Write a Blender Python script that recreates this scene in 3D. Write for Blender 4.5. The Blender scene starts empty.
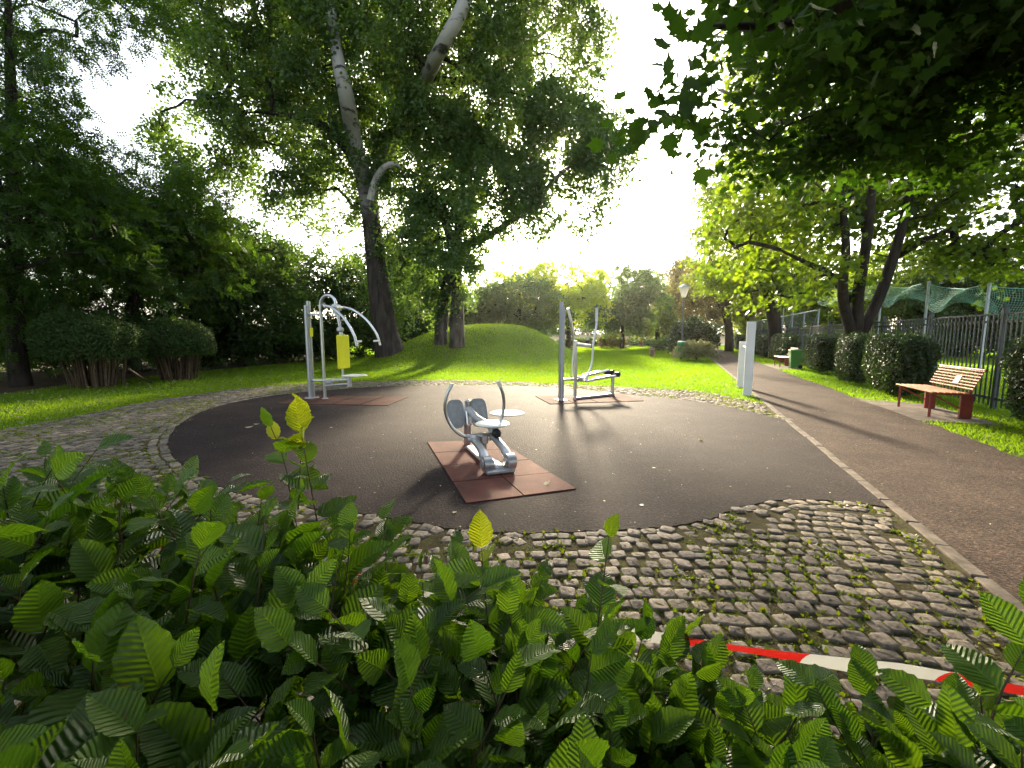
import bpy, bmesh, math, random
import numpy as np
from mathutils import Vector, Matrix
R = math.radians
random.seed(7)
rng = np.random.default_rng(11)
sc = bpy.context.scene
COL = sc.collection

# ------------------------------------------------------------------ view helper (pixel of the photo -> place in the park)
F, TH, CH = 430.0, R(6.5), 1.5
def ray(px, py):
    x = (px-512)/F; v = (384-py)/F
    return x, math.cos(TH)+v*math.sin(TH), -math.sin(TH)+v*math.cos(TH)
def G(px, py, z=0.0):
    x, y, w = ray(px, py); t = (z-CH)/w
    return Vector((x*t, y*t, z))
def P(px, py, Y):
    x, y, w = ray(px, py); t = Y/y
    return Vector((x*t, Y, CH+w*t))
PA = R(21.5)                                    # heading of the footpath
UU = Vector((math.sin(PA), math.cos(PA), 0)); NN = Vector((math.cos(PA), -math.sin(PA), 0))
def S(s, t, z=0.0):
    p = UU*s + NN*t
    return Vector((p.x, p.y, z))

# ------------------------------------------------------------------ materials
def new_mat(name):
    m = bpy.data.materials.new(name); m.use_nodes = True
    nt = m.node_tree; nt.nodes.clear()
    out = nt.nodes.new('ShaderNodeOutputMaterial')
    def N(t, **kw):
        n = nt.nodes.new('ShaderNode'+t)
        for k, v in kw.items():
            if k in n.inputs.keys(): n.inputs[k].default_value = v
            else: setattr(n, k, v)
        return n
    def L(a, b): nt.links.new(a, b)
    return m, nt, N, L, out
def c4(c): return (c[0], c[1], c[2], 1)
def ramp(N, stops):
    r = N('ValToRGB'); e = r.color_ramp.elements
    while len(e) < len(stops): e.new(0.5)
    for i, (p, c) in enumerate(stops): e[i].position = p; e[i].color = c4(c)
    return r
def simple(name, col, rough=.5, metal=0.0, spec=.5, var=.15, scale=8, bump=0.0, bscale=40):
    m, nt, N, L, out = new_mat(name)
    b = N('BsdfPrincipled', Roughness=rough, Metallic=metal); b.inputs['Specular IOR Level'].default_value = spec
    tc = N('TexCoord'); nz = N('TexNoise', Scale=scale, Detail=5.0)
    L(tc.outputs['Object'], nz.inputs['Vector'])
    lo = tuple(c*(1-var) for c in col); hi = tuple(min(1, c*(1+var)) for c in col)
    rp = ramp(N, [(.3, lo), (.7, hi)]); L(nz.outputs[0], rp.inputs[0]); L(rp.outputs[0], b.inputs['Base Color'])
    if bump:
        n2 = N('TexNoise', Scale=bscale, Detail=4.0); L(tc.outputs['Object'], n2.inputs['Vector'])
        bp = N('Bump', Strength=bump, Distance=.01); L(n2.outputs[0], bp.inputs['Height']); L(bp.outputs[0], b.inputs['Normal'])
    L(b.outputs[0], out.inputs[0])
    return m
def leafmat(name, dark, light, trans_d, trans_l, mix=.5, rough=.45, spec=.35):
    m, nt, N, L, out = new_mat(name)
    at = N('Attribute', attribute_name='rnd')
    r1 = ramp(N, [(0, dark), (1, light)]); r2 = ramp(N, [(0, trans_d), (1, trans_l)])
    L(at.outputs['Fac'], r1.inputs[0]); L(at.outputs['Fac'], r2.inputs[0])
    b = N('BsdfPrincipled', Roughness=rough); b.inputs['Specular IOR Level'].default_value = spec
    L(r1.outputs[0], b.inputs['Base Color'])
    t = N('BsdfTranslucent'); L(r2.outputs[0], t.inputs[0])
    mx = N('MixShader'); mx.inputs[0].default_value = mix
    L(b.outputs[0], mx.inputs[1]); L(t.outputs[0], mx.inputs[2]); L(mx.outputs[0], out.inputs[0])
    return m
def barkmat(name, lo, hi, scale=6, white=None):
    m, nt, N, L, out = new_mat(name)
    tc = N('TexCoord'); mp = N('Mapping'); mp.inputs['Scale'].default_value = (1, 1, .22)
    L(tc.outputs['Object'], mp.inputs[0])
    nz = N('TexNoise', Scale=scale, Detail=8.0, Roughness=.65); L(mp.outputs[0], nz.inputs['Vector'])
    rp = ramp(N, [(.35, lo), (.68, hi)]); L(nz.outputs[0], rp.inputs[0])
    colr = rp.outputs[0]
    if white:                                   # smooth pale bark of an old poplar higher up, with dark scars
        sx = N('SeparateXYZ'); L(tc.outputs['Object'], sx.inputs[0])
        n2 = N('TexNoise', Scale=.9, Detail=5.0); L(tc.outputs['Object'], n2.inputs['Vector'])
        md = N('Math', operation='MULTIPLY_ADD'); L(n2.outputs[0], md.inputs[0]); md.inputs[1].default_value = 5; L(sx.outputs[2], md.inputs[2])
        mr = N('MapRange'); mr.inputs[1].default_value = white[0]; mr.inputs[2].default_value = white[1]; L(md.outputs[0], mr.inputs[0])
        wv = N('TexNoise', Scale=2.2, Detail=4.0); mp2 = N('Mapping'); mp2.inputs['Scale'].default_value = (.6, .6, 2.0)
        L(tc.outputs['Object'], mp2.inputs[0]); L(mp2.outputs[0], wv.inputs['Vector'])
        rw = ramp(N, [(.36, (.05, .045, .04)), (.46, (.33, .31, .28))]); L(wv.outputs[0], rw.inputs[0])
        mc = N('MixRGB'); L(mr.outputs[0], mc.inputs[0]); L(colr, mc.inputs[1]); L(rw.outputs[0], mc.inputs[2]); colr = mc.outputs[0]
    b = N('BsdfPrincipled', Roughness=.85); b.inputs['Specular IOR Level'].default_value = .2
    L(colr, b.inputs['Base Color'])
    bp = N('Bump', Strength=.9, Distance=.05); L(nz.outputs[0], bp.inputs['Height']); L(bp.outputs[0], b.inputs['Normal'])
    L(b.outputs[0], out.inputs[0])
    return m

M = {}
M['steel'] = simple('brushed_steel', (.56, .56, .57), .32, 1.0, .5, .12, 5, .05, 120)
M['alu'] = simple('grey_aluminium', (.42, .43, .45), .42, .85, .5, .1, 4)
M['cast'] = simple('cast_grey_metal', (.50, .50, .50), .4, .8, .5, .15, 20, .1, 90)
M['yellow'] = simple('yellow_plastic', (.75, .72, .02), .4, 0, .4, .05)
M['plate'] = simple('pale_plastic', (.72, .74, .66), .35, 0, .5, .06)
M['black'] = simple('black_rubber', (.012, .012, .012), .5, 0, .4, .2)
M['white'] = simple('white_paint', (.74, .74, .70), .5, 0, .4, .08, 3)
M['benchred'] = simple('red_painted_steel', (.26, .045, .03), .42, 0, .5, .2, 12)
M['benchwood'] = simple('orange_bench_slat', (.50, .19, .055), .5, 0, .4, .2, 10, .2, 60)
M['fence'] = simple('dark_fence_paint', (.035, .045, .045), .45, 0, .5, .2)
M['galv'] = simple('galvanised_steel', (.38, .41, .43), .5, .5, .5, .15)
M['lampgrey'] = simple('lamp_pole_paint', (.09, .11, .11), .4, .2, .5, .1)
M['glass'] = leafmat('milk_glass', (.8, .8, .78), (.82, .82, .8), (.85, .85, .82), (.85, .85, .82), .6, .25, .5)
M['bingreen'] = simple('green_bin_plastic', (.03, .22, .07), .4, 0, .5, .12)
M['binlight'] = simple('light_green_bin_plastic', (.075, .25, .055), .45, 0, .4, .15)
M['wood'] = simple('weathered_wood', (.20, .12, .07), .75, 0, .2, .3, 9, .3, 30)
M['concrete'] = simple('pale_concrete', (.38, .35, .31), .85, 0, .3, .15, 6, .2, 60)
M['kerbstone'] = simple('kerb_granite', (.15, .125, .10), .9, 0, .15, .45, 9, .3, 50)
M['slab'] = simple('path_slab', (.17, .14, .115), .9, 0, .15, .3, 5, .25, 50)
M['cover'] = simple('worn_cover', (.62, .61, .56), .55, 0, .5, .1, 8, .1, 40)
M['stone'] = simple('grey_rock', (.36, .35, .33), .85, 0, .3, .25, 6, .4, 20)
M['skin'] = simple('skin', (.45, .27, .19), .55, 0, .4, .05)
M['shirt'] = simple('pale_shirt', (.80, .82, .86), .8, 0, .2, .05)
M['trouser'] = simple('dark_trousers', (.03, .035, .05), .8, 0, .2, .1)
M['hair'] = simple('brown_hair', (.04, .025, .015), .6, 0, .3, .1)
M['bark'] = barkmat('dark_bark', (.012, .009, .007), (.050, .038, .029))
M['barkpoplar'] = barkmat('poplar_bark', (.014, .011, .009), (.075, .058, .046), 5, (9.6, 12))
M['barkbirch'] = barkmat('pale_patchy_bark', (.018, .014, .012), (.11, .095, .08), 5, (9.0, 11))
M['deadwood'] = barkmat('bare_dead_wood', (.25, .23, .20), (.48, .45, .40))
M['twig'] = simple('brown_twig', (.085, .055, .035), .8, 0, .2, .3, 20)
M['stem'] = simple('pale_brown_stem', (.085, .055, .034), .8, 0, .2, .35, 14)
M['core'] = simple('shaded_interior', (.012, .014, .008), .9, 0, .05, .5, 14, 1.0, 25)  # solid fill for hedge interiors, their shade put into the colour

# leaves (diffuse dark/light, translucent dark/light)
M['l_poplar'] = leafmat('poplar_leaf', (.035, .070, .022), (.085, .14, .04), (.09, .19, .012), (.22, .34, .02), .5, .42, .4)
M['l_second'] = leafmat('second_tree_leaf', (.04, .08, .03), (.08, .14, .05), (.11, .22, .022), (.22, .34, .025), .5, .42, .4)
M['l_feather'] = leafmat('feathery_leaf', (.022, .052, .010), (.055, .105, .015), (.06, .15, .006), (.15, .28, .008), .5)
M['l_dark'] = leafmat('dark_wood_leaf', (.020, .042, .010), (.045, .085, .018), (.05, .12, .008), (.12, .22, .01), .45)
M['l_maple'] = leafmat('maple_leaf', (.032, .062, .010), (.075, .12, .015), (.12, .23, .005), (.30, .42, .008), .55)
M['l_mapleshade'] = leafmat('shaded_maple_leaf', (.016, .038, .009), (.030, .058, .011), (.05, .13, .005), (.11, .24, .01), .4, .6, .15)  # maple leaf with the crown's shade put into a darker colour
M['l_yellow'] = leafmat('yellow_green_leaf', (.20, .23, .012), (.32, .33, .015), (.52, .68, .02), (.70, .82, .03), .65)
M['l_green'] = leafmat('mid_green_leaf', (.05, .10, .03), (.10, .17, .045), (.10, .22, .02), (.18, .32, .03), .45)
M['l_lime'] = leafmat('lime_leaf', (.10, .16, .02), (.17, .24, .03), (.22, .34, .01), (.34, .45, .015), .5)
M['l_copper'] = leafmat('copper_leaf', (.075, .055, .025), (.13, .11, .03), (.17, .13, .02), (.24, .25, .02), .45)
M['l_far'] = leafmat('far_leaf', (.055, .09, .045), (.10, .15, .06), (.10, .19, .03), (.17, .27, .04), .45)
M['l_hedge'] = leafmat('clipped_hedge_leaf', (.018, .036, .010), (.042, .075, .018), (.035, .085, .006), (.09, .17, .01), .35, .35, .5)
M['l_bush'] = leafmat('bush_leaf', (.018, .038, .008), (.042, .075, .014), (.04, .09, .006), (.085, .17, .01), .3, .55, .2)
M['l_pale'] = leafmat('pale_shrub_leaf', (.17, .18, .08), (.27, .27, .14), (.2, .22, .06), (.3, .3, .1), .4)
M['grass'] = leafmat('grass_blade', (.075, .135, .008), (.15, .20, .014), (.17, .36, .006), (.31, .47, .010), .62, .5, .25)
M['weed'] = leafmat('weed_leaf', (.06, .10, .012), (.12, .15, .02), (.15, .24, .008), (.28, .32, .012), .45)
M['dryleaf'] = leafmat('dry_leaf', (.40, .34, .20), (.55, .50, .32), (.3, .25, .1), (.4, .35, .15), .25)

def hornbeam_mat(name, dark, light, td, tl):
    m, nt, N, L, out = new_mat(name)
    at = N('Attribute', attribute_name='rnd')
    uv = N('UVMap', uv_map='UVMap'); sx = N('SeparateXYZ'); L(uv.outputs[0], sx.inputs[0])
    a = N('Math', operation='SUBTRACT'); L(sx.outputs[0], a.inputs[0]); a.inputs[1].default_value = .5
    ab = N('Math', operation='ABSOLUTE'); L(a.outputs[0], ab.inputs[0])
    ph = N('Math', operation='MULTIPLY_ADD'); L(ab.outputs[0], ph.inputs[0]); ph.inputs[1].default_value = -.44; L(sx.outputs[1], ph.inputs[2])
    fr = N('Math', operation='MULTIPLY'); L(ph.outputs[0], fr.inputs[0]); fr.inputs[1].default_value = 2*math.pi*12
    si = N('Math', operation='SINE'); L(fr.outputs[0], si.inputs[0])
    hh = N('MapRange'); hh.inputs[1].default_value = -1; L(si.outputs[0], hh.inputs[0])
    mid = N('MapRange'); mid.inputs[1].default_value = 0; mid.inputs[2].default_value = .035; L(ab.outputs[0], mid.inputs[0])
    he = N('Math', operation='MULTIPLY'); L(hh.outputs[0], he.inputs[0]); L(mid.outputs[0], he.inputs[1])
    bp = N('Bump', Strength=1.0, Distance=.0023); L(he.outputs[0], bp.inputs['Height'])
    r1 = ramp(N, [(0, dark), (.85, light), (1, (light[0]*1.9, light[1]*1.5, light[2]))]); L(at.outputs['Fac'], r1.inputs[0])  # last stop, here and below: sunlight on one shoot put into the colour
    r2 = ramp(N, [(0, td), (.85, tl), (1, (min(.9, tl[0]*2.6), min(.9, tl[1]*1.6), tl[2]))]); L(at.outputs['Fac'], r2.inputs[0])
    vein = N('MapRange'); vein.inputs[1].default_value = .0; vein.inputs[2].default_value = .35; vein.inputs[3].default_value = 1.25; vein.inputs[4].default_value = 1.0
    L(he.outputs[0], vein.inputs[0])
    ml = N('VectorMath', operation='SCALE'); L(r1.outputs[0], ml.inputs[0]); L(vein.outputs[0], ml.inputs['Scale'])
    b = N('BsdfPrincipled', Roughness=.36); b.inputs['Specular IOR Level'].default_value = .5
    tcn = N('TexCoord'); sn = N('TexNoise', Scale=55.0, Detail=3.0); L(tcn.outputs['Object'], sn.inputs['Vector'])
    sr = ramp(N, [(.66, (0, 0, 0)), (.72, (1, 1, 1))]); L(sn.outputs[0], sr.inputs[0]); mb_ = N('MixRGB'); L(sr.outputs[0], mb_.inputs[0]); L(ml.outputs[0], mb_.inputs[1]); mb_.inputs[2].default_value = (.11, .07, .02, 1)
    L(mb_.outputs[0], b.inputs['Base Color']); L(bp.outputs[0], b.inputs['Normal'])
    t = N('BsdfTranslucent'); L(r2.outputs[0], t.inputs[0]); L(bp.outputs[0], t.inputs['Normal'])
    mx = N('MixShader'); mx.inputs[0].default_value = .42
    L(b.outputs[0], mx.inputs[1]); L(t.outputs[0], mx.inputs[2]); L(mx.outputs[0], out.inputs[0])
    return m
M['hornbeam'] = hornbeam_mat('hornbeam_leaf', (.028, .068, .007), (.095, .18, .013), (.08, .20, .004), (.26, .44, .008))

def ground_mat(name, stops, scale, rough=.9, bump=.5, bscale=60, fine=None, spec=.3, dist=.02):
    m, nt, N, L, out = new_mat(name)
    tc = N('TexCoord')
    nz = N('TexNoise', Scale=scale, Detail=7.0, Roughness=.6); L(tc.outputs['Object'], nz.inputs['Vector'])
    rp = ramp(N, stops); L(nz.outputs[0], rp.inputs[0]); colr = rp.outputs[0]
    n2 = N('TexNoise', Scale=bscale, Detail=4.0, Roughness=.7); L(tc.outputs['Object'], n2.inputs['Vector'])
    if fine:
        r2 = ramp(N, fine); L(n2.outputs[0], r2.inputs[0])
        mc = N('MixRGB', blend_type='MULTIPLY'); mc.inputs[0].default_value = 1; L(colr, mc.inputs[1]); L(r2.outputs[0], mc.inputs[2]); colr = mc.outputs[0]
    b = N('BsdfPrincipled', Roughness=rough); b.inputs['Specular IOR Level'].default_value = spec
    L(colr, b.inputs['Base Color'])
    bp = N('Bump', Strength=bump, Distance=dist); L(n2.outputs[0], bp.inputs['Height']); L(bp.outputs[0], b.inputs['Normal'])
    L(b.outputs[0], out.inputs[0])
    return m
M['lawn'] = ground_mat('lawn_ground', [(.3, (.07, .115, .014)), (.55, (.12, .17, .018)), (.75, (.17, .20, .03))], .8, .95, .6, 25, [(.25, (.5, .5, .5)), (.6, (1, 1, 1))], .1)
M['asphalt'] = ground_mat('dark_soft_court', [(.3, (.018, .0135, .013)), (.5, (.027, .020, .019)), (.72, (.042, .031, .028))], 1.6, .8, 1.0, 48, [(.28, (.3, .3, .3)), (.5, (.9, .88, .88)), (.6, (1.35, 1.25, 1.22)), (.70, (3.4, 3.0, 2.7))], .10, .016)
M['path'] = ground_mat('path_asphalt', [(.3, (.048, .034, .027)), (.5, (.066, .047, .037)), (.75, (.092, .067, .052))], 1.7, .88, 1.0, 48, [(.28, (.35, .35, .35)), (.52, (1, 1, 1)), (.70, (2.7, 2.5, 2.2))], .10, .01)
M['bed'] = ground_mat('mossy_soil', [(.3, (.035, .026, .014)), (.5, (.060, .052, .020)), (.7, (.10, .10, .025))], 6, .95, .8, 60, None, .1)
M['dirt'] = ground_mat('bare_soil', [(.3, (.05, .035, .02)), (.7, (.10, .07, .04))], 2, .95, .8, 40, None, .1)
M['redmat'] = ground_mat('red_rubber', [(.28, (.055, .030, .022)), (.45, (.13, .042, .028)), (.6, (.17, .058, .036)), (.78, (.20, .085, .055))], 2.6, .85, .6, 150, [(.3, (.6, .6, .6)), (.6, (1, 1, 1)), (.8, (1.4, 1.4, 1.4))], .3, .006)
M['wornmat'] = ground_mat('worn_red_rubber', [(.30, (.040, .028, .024)), (.47, (.085, .038, .028)), (.62, (.13, .052, .036)), (.80, (.15, .075, .055))], 1.7, .9, .6, 90, [(.3, (.6, .6, .6)), (.6, (1, 1, 1)), (.8, (1.4, 1.4, 1.4))], .1, .006)
M['field'] = ground_mat('dry_field', [(.3, (.42, .34, .17)), (.7, (.55, .46, .26))], 1, .95, .5, 20, None, .1)

def sett_mat():
    m, nt, N, L, out = new_mat('granite_sett')
    at = N('Attribute', attribute_name='rnd')
    r1 = ramp(N, [(0, (.075, .060, .045)), (.4, (.145, .117, .087)), (.75, (.215, .172, .126)), (1, (.31, .25, .172))]); L(at.outputs['Fac'], r1.inputs[0])
    tc = N('TexCoord'); nz = N('TexNoise', Scale=45.0, Detail=5.0); L(tc.outputs['Object'], nz.inputs['Vector'])
    r2 = ramp(N, [(.3, (.55, .53, .5)), (.65, (1.1, 1.1, 1.1))]); L(nz.outputs[0], r2.inputs[0])
    mc = N('MixRGB', blend_type='MULTIPLY'); mc.inputs[0].default_value = 1; L(r1.outputs[0], mc.inputs[1]); L(r2.outputs[0], mc.inputs[2])
    b = N('BsdfPrincipled', Roughness=.8); L(mc.outputs[0], b.inputs['Base Color']); b.inputs['Specular IOR Level'].default_value = .45
    bp = N('Bump', Strength=.5, Distance=.01); L(nz.outputs[0], bp.inputs['Height']); L(bp.outputs[0], b.inputs['Normal'])
    L(b.outputs[0], out.inputs[0]); return m
M['sett'] = sett_mat()
def tape_mat():
    m, nt, N, L, out = new_mat('red_white_tape')
    uv = N('UVMap', uv_map='UVMap'); sx = N('SeparateXYZ'); L(uv.outputs[0], sx.inputs[0])
    fr = N('Math', operation='FRACT'); L(sx.outputs[0], fr.inputs[0])
    gt = N('Math', operation='GREATER_THAN'); L(fr.outputs[0], gt.inputs[0]); gt.inputs[1].default_value = .5
    mc = N('MixRGB'); L(gt.outputs[0], mc.inputs[0]); mc.inputs[1].default_value = (.75, .02, .015, 1); mc.inputs[2].default_value = (.78, .77, .72, 1)
    b = N('BsdfPrincipled', Roughness=.3); L(mc.outputs[0], b.inputs['Base Color'])
    t = N('BsdfTranslucent'); L(mc.outputs[0], t.inputs[0]); mx = N('MixShader'); mx.inputs[0].default_value = .35
    L(b.outputs[0], mx.inputs[1]); L(t.outputs[0], mx.inputs[2]); L(mx.outputs[0], out.inputs[0]); return m
M['tape'] = tape_mat()

# ------------------------------------------------------------------ object helpers
def tag(o, label=None, cat=None, group=None, kind=None):
    if label: o['label'] = label
    if cat: o['category'] = cat
    if group: o['group'] = group
    if kind: o['kind'] = kind
    return o
def thing(name, label, cat, loc=(0, 0, 0), rz=0, group=None):
    o = bpy.data.objects.new(name, None); COL.objects.link(o)
    o.location = loc; o.rotation_euler = (0, 0, rz)
    return tag(o, label, cat, group)
def link(name, me, mat, parent=None):
    o = bpy.data.objects.new(name, me); COL.objects.link(o)
    if mat: me.materials.append(mat)
    if parent: o.parent = parent
    return o
def copy_tree(o, parent=None):
    c = o.copy(); COL.objects.link(c); c.parent = parent
    for ch in list(o.children): copy_tree(ch, c)
    return c
class MB:
    def __init__(s): s.v = []; s.f = []
    def add(s, vs, fs):
        k = len(s.v); s.v += [tuple(p) for p in vs]; s.f += [tuple(i+k for i in f) for f in fs]; return s
    def box(s, c, size, rz=0, ry=0, rx=0, bev=.0):
        hx, hy, hz = size[0]/2, size[1]/2, size[2]/2
        mt = Matrix.Translation(c) @ Matrix.Rotation(rz, 4, 'Z') @ Matrix.Rotation(ry, 4, 'Y') @ Matrix.Rotation(rx, 4, 'X')
        b = min(bev, hx*.9, hy*.9, hz*.9)
        if b <= 0:
            vs = [mt @ Vector((x*hx, y*hy, z*hz)) for z in (-1, 1) for x, y in ((-1, -1), (1, -1), (1, 1), (-1, 1))]
            return s.add(vs, [(3, 2, 1, 0), (4, 5, 6, 7), (0, 1, 5, 4), (1, 2, 6, 5), (2, 3, 7, 6), (3, 0, 4, 7)])
        oc = []
        for x, y in ((-1, -1), (1, -1), (1, 1), (-1, 1)):
            a = [(x*hx, y*(hy-b)), (x*(hx-b), y*hy)]
            if x*y < 0: a.reverse()
            oc += a if x*y > 0 else a
        # order round the outline by angle
        oc.sort(key=lambda p: math.atan2(p[1], p[0]))
        rings = []
        for z, k in ((-hz, 1), (-hz+b, 0), (hz-b, 0), (hz, 1)):
            for (x, y) in oc:
                rings.append(mt @ Vector((x-(b*k if x > 0 else -b*k)*(1 if abs(abs(x)-hx) < 1e-9 else .4), y-(b*k if y > 0 else -b*k)*(1 if abs(abs(y)-hy) < 1e-9 else .4), z)))
        n = 8; fs = [tuple(reversed(range(n))), tuple(range(3*n, 4*n))]
        for r in range(3):
            for i in range(n):
                j = (i+1) % n; fs.append((r*n+i, r*n+j, (r+1)*n+j, (r+1)*n+i))
        return s.add(rings, fs)
    def tube(s, pts, rad, n=8, caps=True):
        pts = [Vector(p) for p in pts]; m = len(pts)
        rad = [rad]*m if isinstance(rad, (int, float)) else list(rad)
        vs = []; up = None
        for i, p in enumerate(pts):
            d = (pts[min(i+1, m-1)]-pts[max(i-1, 0)]).normalized()
            if up is None:
                up = d.orthogonal().normalized()
            up = (up-d*up.dot(d)); up = up.normalized() if up.length > 1e-6 else d.orthogonal().normalized()
            w = d.cross(up)
            for k in range(n):
                a = 2*math.pi*k/n; vs.append(p+(up*math.cos(a)+w*math.sin(a))*rad[i])
        fs = []
        for i in range(m-1):
            for k in range(n):
                j = (k+1) % n; fs.append((i*n+k, i*n+j, (i+1)*n+j, (i+1)*n+k))
        if caps: fs += [tuple(reversed(range(n))), tuple(range((m-1)*n, m*n))]
        return s.add(vs, fs)
    def lathe(s, prof, c=(0, 0, 0), n=24, mt=None):
        vs = []; c = Vector(c)
        for (r, z) in prof:
            for k in range(n):
                a = 2*math.pi*k/n; p = Vector((r*math.cos(a), r*math.sin(a), z))
                vs.append((mt @ p if mt else p)+c)
        fs = []
        for i in range(len(prof)-1):
            for k in range(n):
                j = (k+1) % n; fs.append((i*n+k, i*n+j, (i+1)*n+j, (i+1)*n+k))
        fs += [tuple(reversed(range(n))), tuple(range((len(prof)-1)*n, len(prof)*n))]
        return s.add(vs, fs)
    def prism(s, poly, z0, z1):
        n = len(poly)
        vs = [(p[0], p[1], z0) for p in poly]+[(p[0], p[1], z1) for p in poly]
        fs = [tuple(reversed(range(n))), tuple(range(n, 2*n))]+[(i, (i+1) % n, (i+1) % n+n, i+n) for i in range(n)]
        return s.add(vs, fs)
    def mesh(s, name, smooth=35):
        me = bpy.data.meshes.new(name); me.from_pydata(s.v, [], s.f); me.update()
        if smooth:
            me.polygons.foreach_set('use_smooth', [True]*len(me.polygons))
            try: me.set_sharp_from_angle(angle=R(smooth))
            except Exception: pass
        return me
    def build(s, name, mat, parent=None, smooth=35): return link(name, s.mesh(name, smooth), mat, parent)
def spline(pts, k=8, closed=False):
    pts = [Vector(p) for p in pts]; n = len(pts); out = []
    rng_ = range(n) if closed else range(n-1)
    for i in rng_:
        p1, p2 = pts[i], pts[(i+1) % n]
        p0 = pts[i-1] if (closed or i > 0) else p1*2-p2
        p3 = pts[(i+2) % n] if (closed or i+2 < n) else p2*2-p1
        for j in range(k):
            t = j/k
            out.append(.5*((2*p1)+(p2-p0)*t+(2*p0-5*p1+4*p2-p3)*t*t+(3*p1-p0-3*p2+p3)*t**3))
    if not closed: out.append(pts[-1])
    return out
def np_mesh(name, V, Fc, rnd=None, uv=None, smooth=True):
    me = bpy.data.meshes.new(name); k = Fc.shape[1]
    me.vertices.add(len(V)); me.vertices.foreach_set('co', np.ascontiguousarray(V, dtype=np.float32).ravel())
    me.loops.add(Fc.size); me.loops.foreach_set('vertex_index', np.ascontiguousarray(Fc, dtype=np.int32).ravel())
    me.polygons.add(len(Fc)); me.polygons.foreach_set('loop_start', np.arange(0, Fc.size, k, dtype=np.int32))
    if smooth: me.polygons.foreach_set('use_smooth', np.ones(len(Fc), dtype=bool))
    if rnd is not None:
        a = me.attributes.new('rnd', 'FLOAT', 'POINT'); a.data.foreach_set('value', np.ascontiguousarray(rnd, dtype=np.float32))
    if uv is not None:
        u = me.uv_layers.new(name='UVMap'); u.data.foreach_set('uv', np.ascontiguousarray(uv[Fc.ravel()], dtype=np.float32).ravel())
    me.update(); return me

# ------------------------------------------------------------------ leaves
T_RHOMB = (np.array([(0, 0, 0), (.34, .45, .07), (0, 1, -.06), (-.34, .45, .07)], float), np.array([(0, 1, 2), (0, 2, 3)]))
T_ROUND = (np.array([(0, 0, 0), (.40, .30, .07), (.33, .72, .05), (0, 1, -.04), (-.33, .72, .05), (-.40, .30, .07)], float), np.array([(0, 1, 2), (0, 2, 3), (0, 3, 4), (0, 4, 5)]))
def t_pinnate(k=5):
    vs = []; fs = []
    for i in range(k):
        y = .12+.8*i/(k-1)
        for sg in ((-1, 1) if i < k-1 else (0,)):
            b = len(vs); l = .36
            d = np.array((sg*.9, .45 if sg else 1.0)); d = d/np.linalg.norm(d); w = np.array((-d[1], d[0]))*.085
            q = np.array((0, y)); z = -.05*y
            for p2, zz in ((q, z), (q+d*l*.5+w, z+.01), (q+d*l, z-.05), (q+d*l*.5-w, z+.01)): vs.append((p2[0], p2[1], zz))
            fs += [(b, b+1, b+2), (b, b+2, b+3)]
    return np.array(vs), np.array(fs)
T_PIN = t_pinnate()
def t_maple():
    half = [(0, 0), (.10, -.06), (.36, -.02), (.30, .12), (.56, .30), (.40, .38), (.54, .66), (.30, .56), (.24, .62), (.13, .70), (0, 1.0)]
    half = [(x*.95, y) for x, y in half]
    vs = [(0, .34, .0)]; out = half+[(-x, y) for x, y in half[-2:0:-1]]
    for x, y in out: vs.append((x, y, .10*abs(x)-.10*(y-.3)**2))
    n = len(out)
    return np.array(vs, float), np.array([(0, 1+i, 1+(i+1) % n) for i in range(n)])
T_MAPLE = t_maple()
def unit(a): return a/np.maximum(np.linalg.norm(a, axis=1, keepdims=True), 1e-9)
def place(T, pos, d, nrm, size, r):
    tv, tf = T[0], T[1]; n = len(pos); k = len(tv)
    y = unit(d); z = nrm-y*np.sum(nrm*y, 1, keepdims=True); z = unit(z); x = np.cross(y, z)
    V = pos[:, None]+size[:, None, None]*(tv[None, :, 0:1]*x[:, None]+tv[None, :, 1:2]*y[:, None]+tv[None, :, 2:3]*z[:, None])
    Fc = (tf[None]+(np.arange(n)*k)[:, None, None]).reshape(-1, tf.shape[1])
    return V.reshape(-1, 3), Fc, np.repeat(r, k)
def noise3(p, freq, seed, K=9):
    g = np.random.default_rng(seed); a = np.zeros(len(p))
    for i in range(K):
        w = g.normal(size=3); w = w/np.linalg.norm(w)*freq*(.6+.9*g.random())
        a += np.sin(p@w*2*math.pi+g.random()*6.28)
    return a/math.sqrt(K)
def spray_leaves(org, ax, length, droop, spread, m, T, size, g, up=1.0, out_bias=.6, patch=None):
    n = len(org); s = g.random((n, m))**.8
    p = org[:, None]+ax[:, None]*(length[:, None]*s)[..., None]
    p[..., 2] -= droop*(length[:, None]*s*s)
    p = p+g.normal(size=(n, m, 3))*spread*np.array((1, 1, .6))
    d = ax[:, None]*out_bias+g.normal(size=(n, m, 3))*.55; d[..., 2] -= .35*droop
    nr = g.normal(size=(n, m, 3))*.6; nr[..., 2] += up
    sz = size*(.65+.6*g.random((n, m)))
    base = np.clip(.45+.22*noise3(org, .35, 5), 0, 1)
    r = np.clip(base[:, None]+g.normal(size=(n, m))*.2, 0, 1)
    return place(T, p.reshape(-1, 3), d.reshape(-1, 3), nr.reshape(-1, 3), sz.ravel(), r.ravel())
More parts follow.
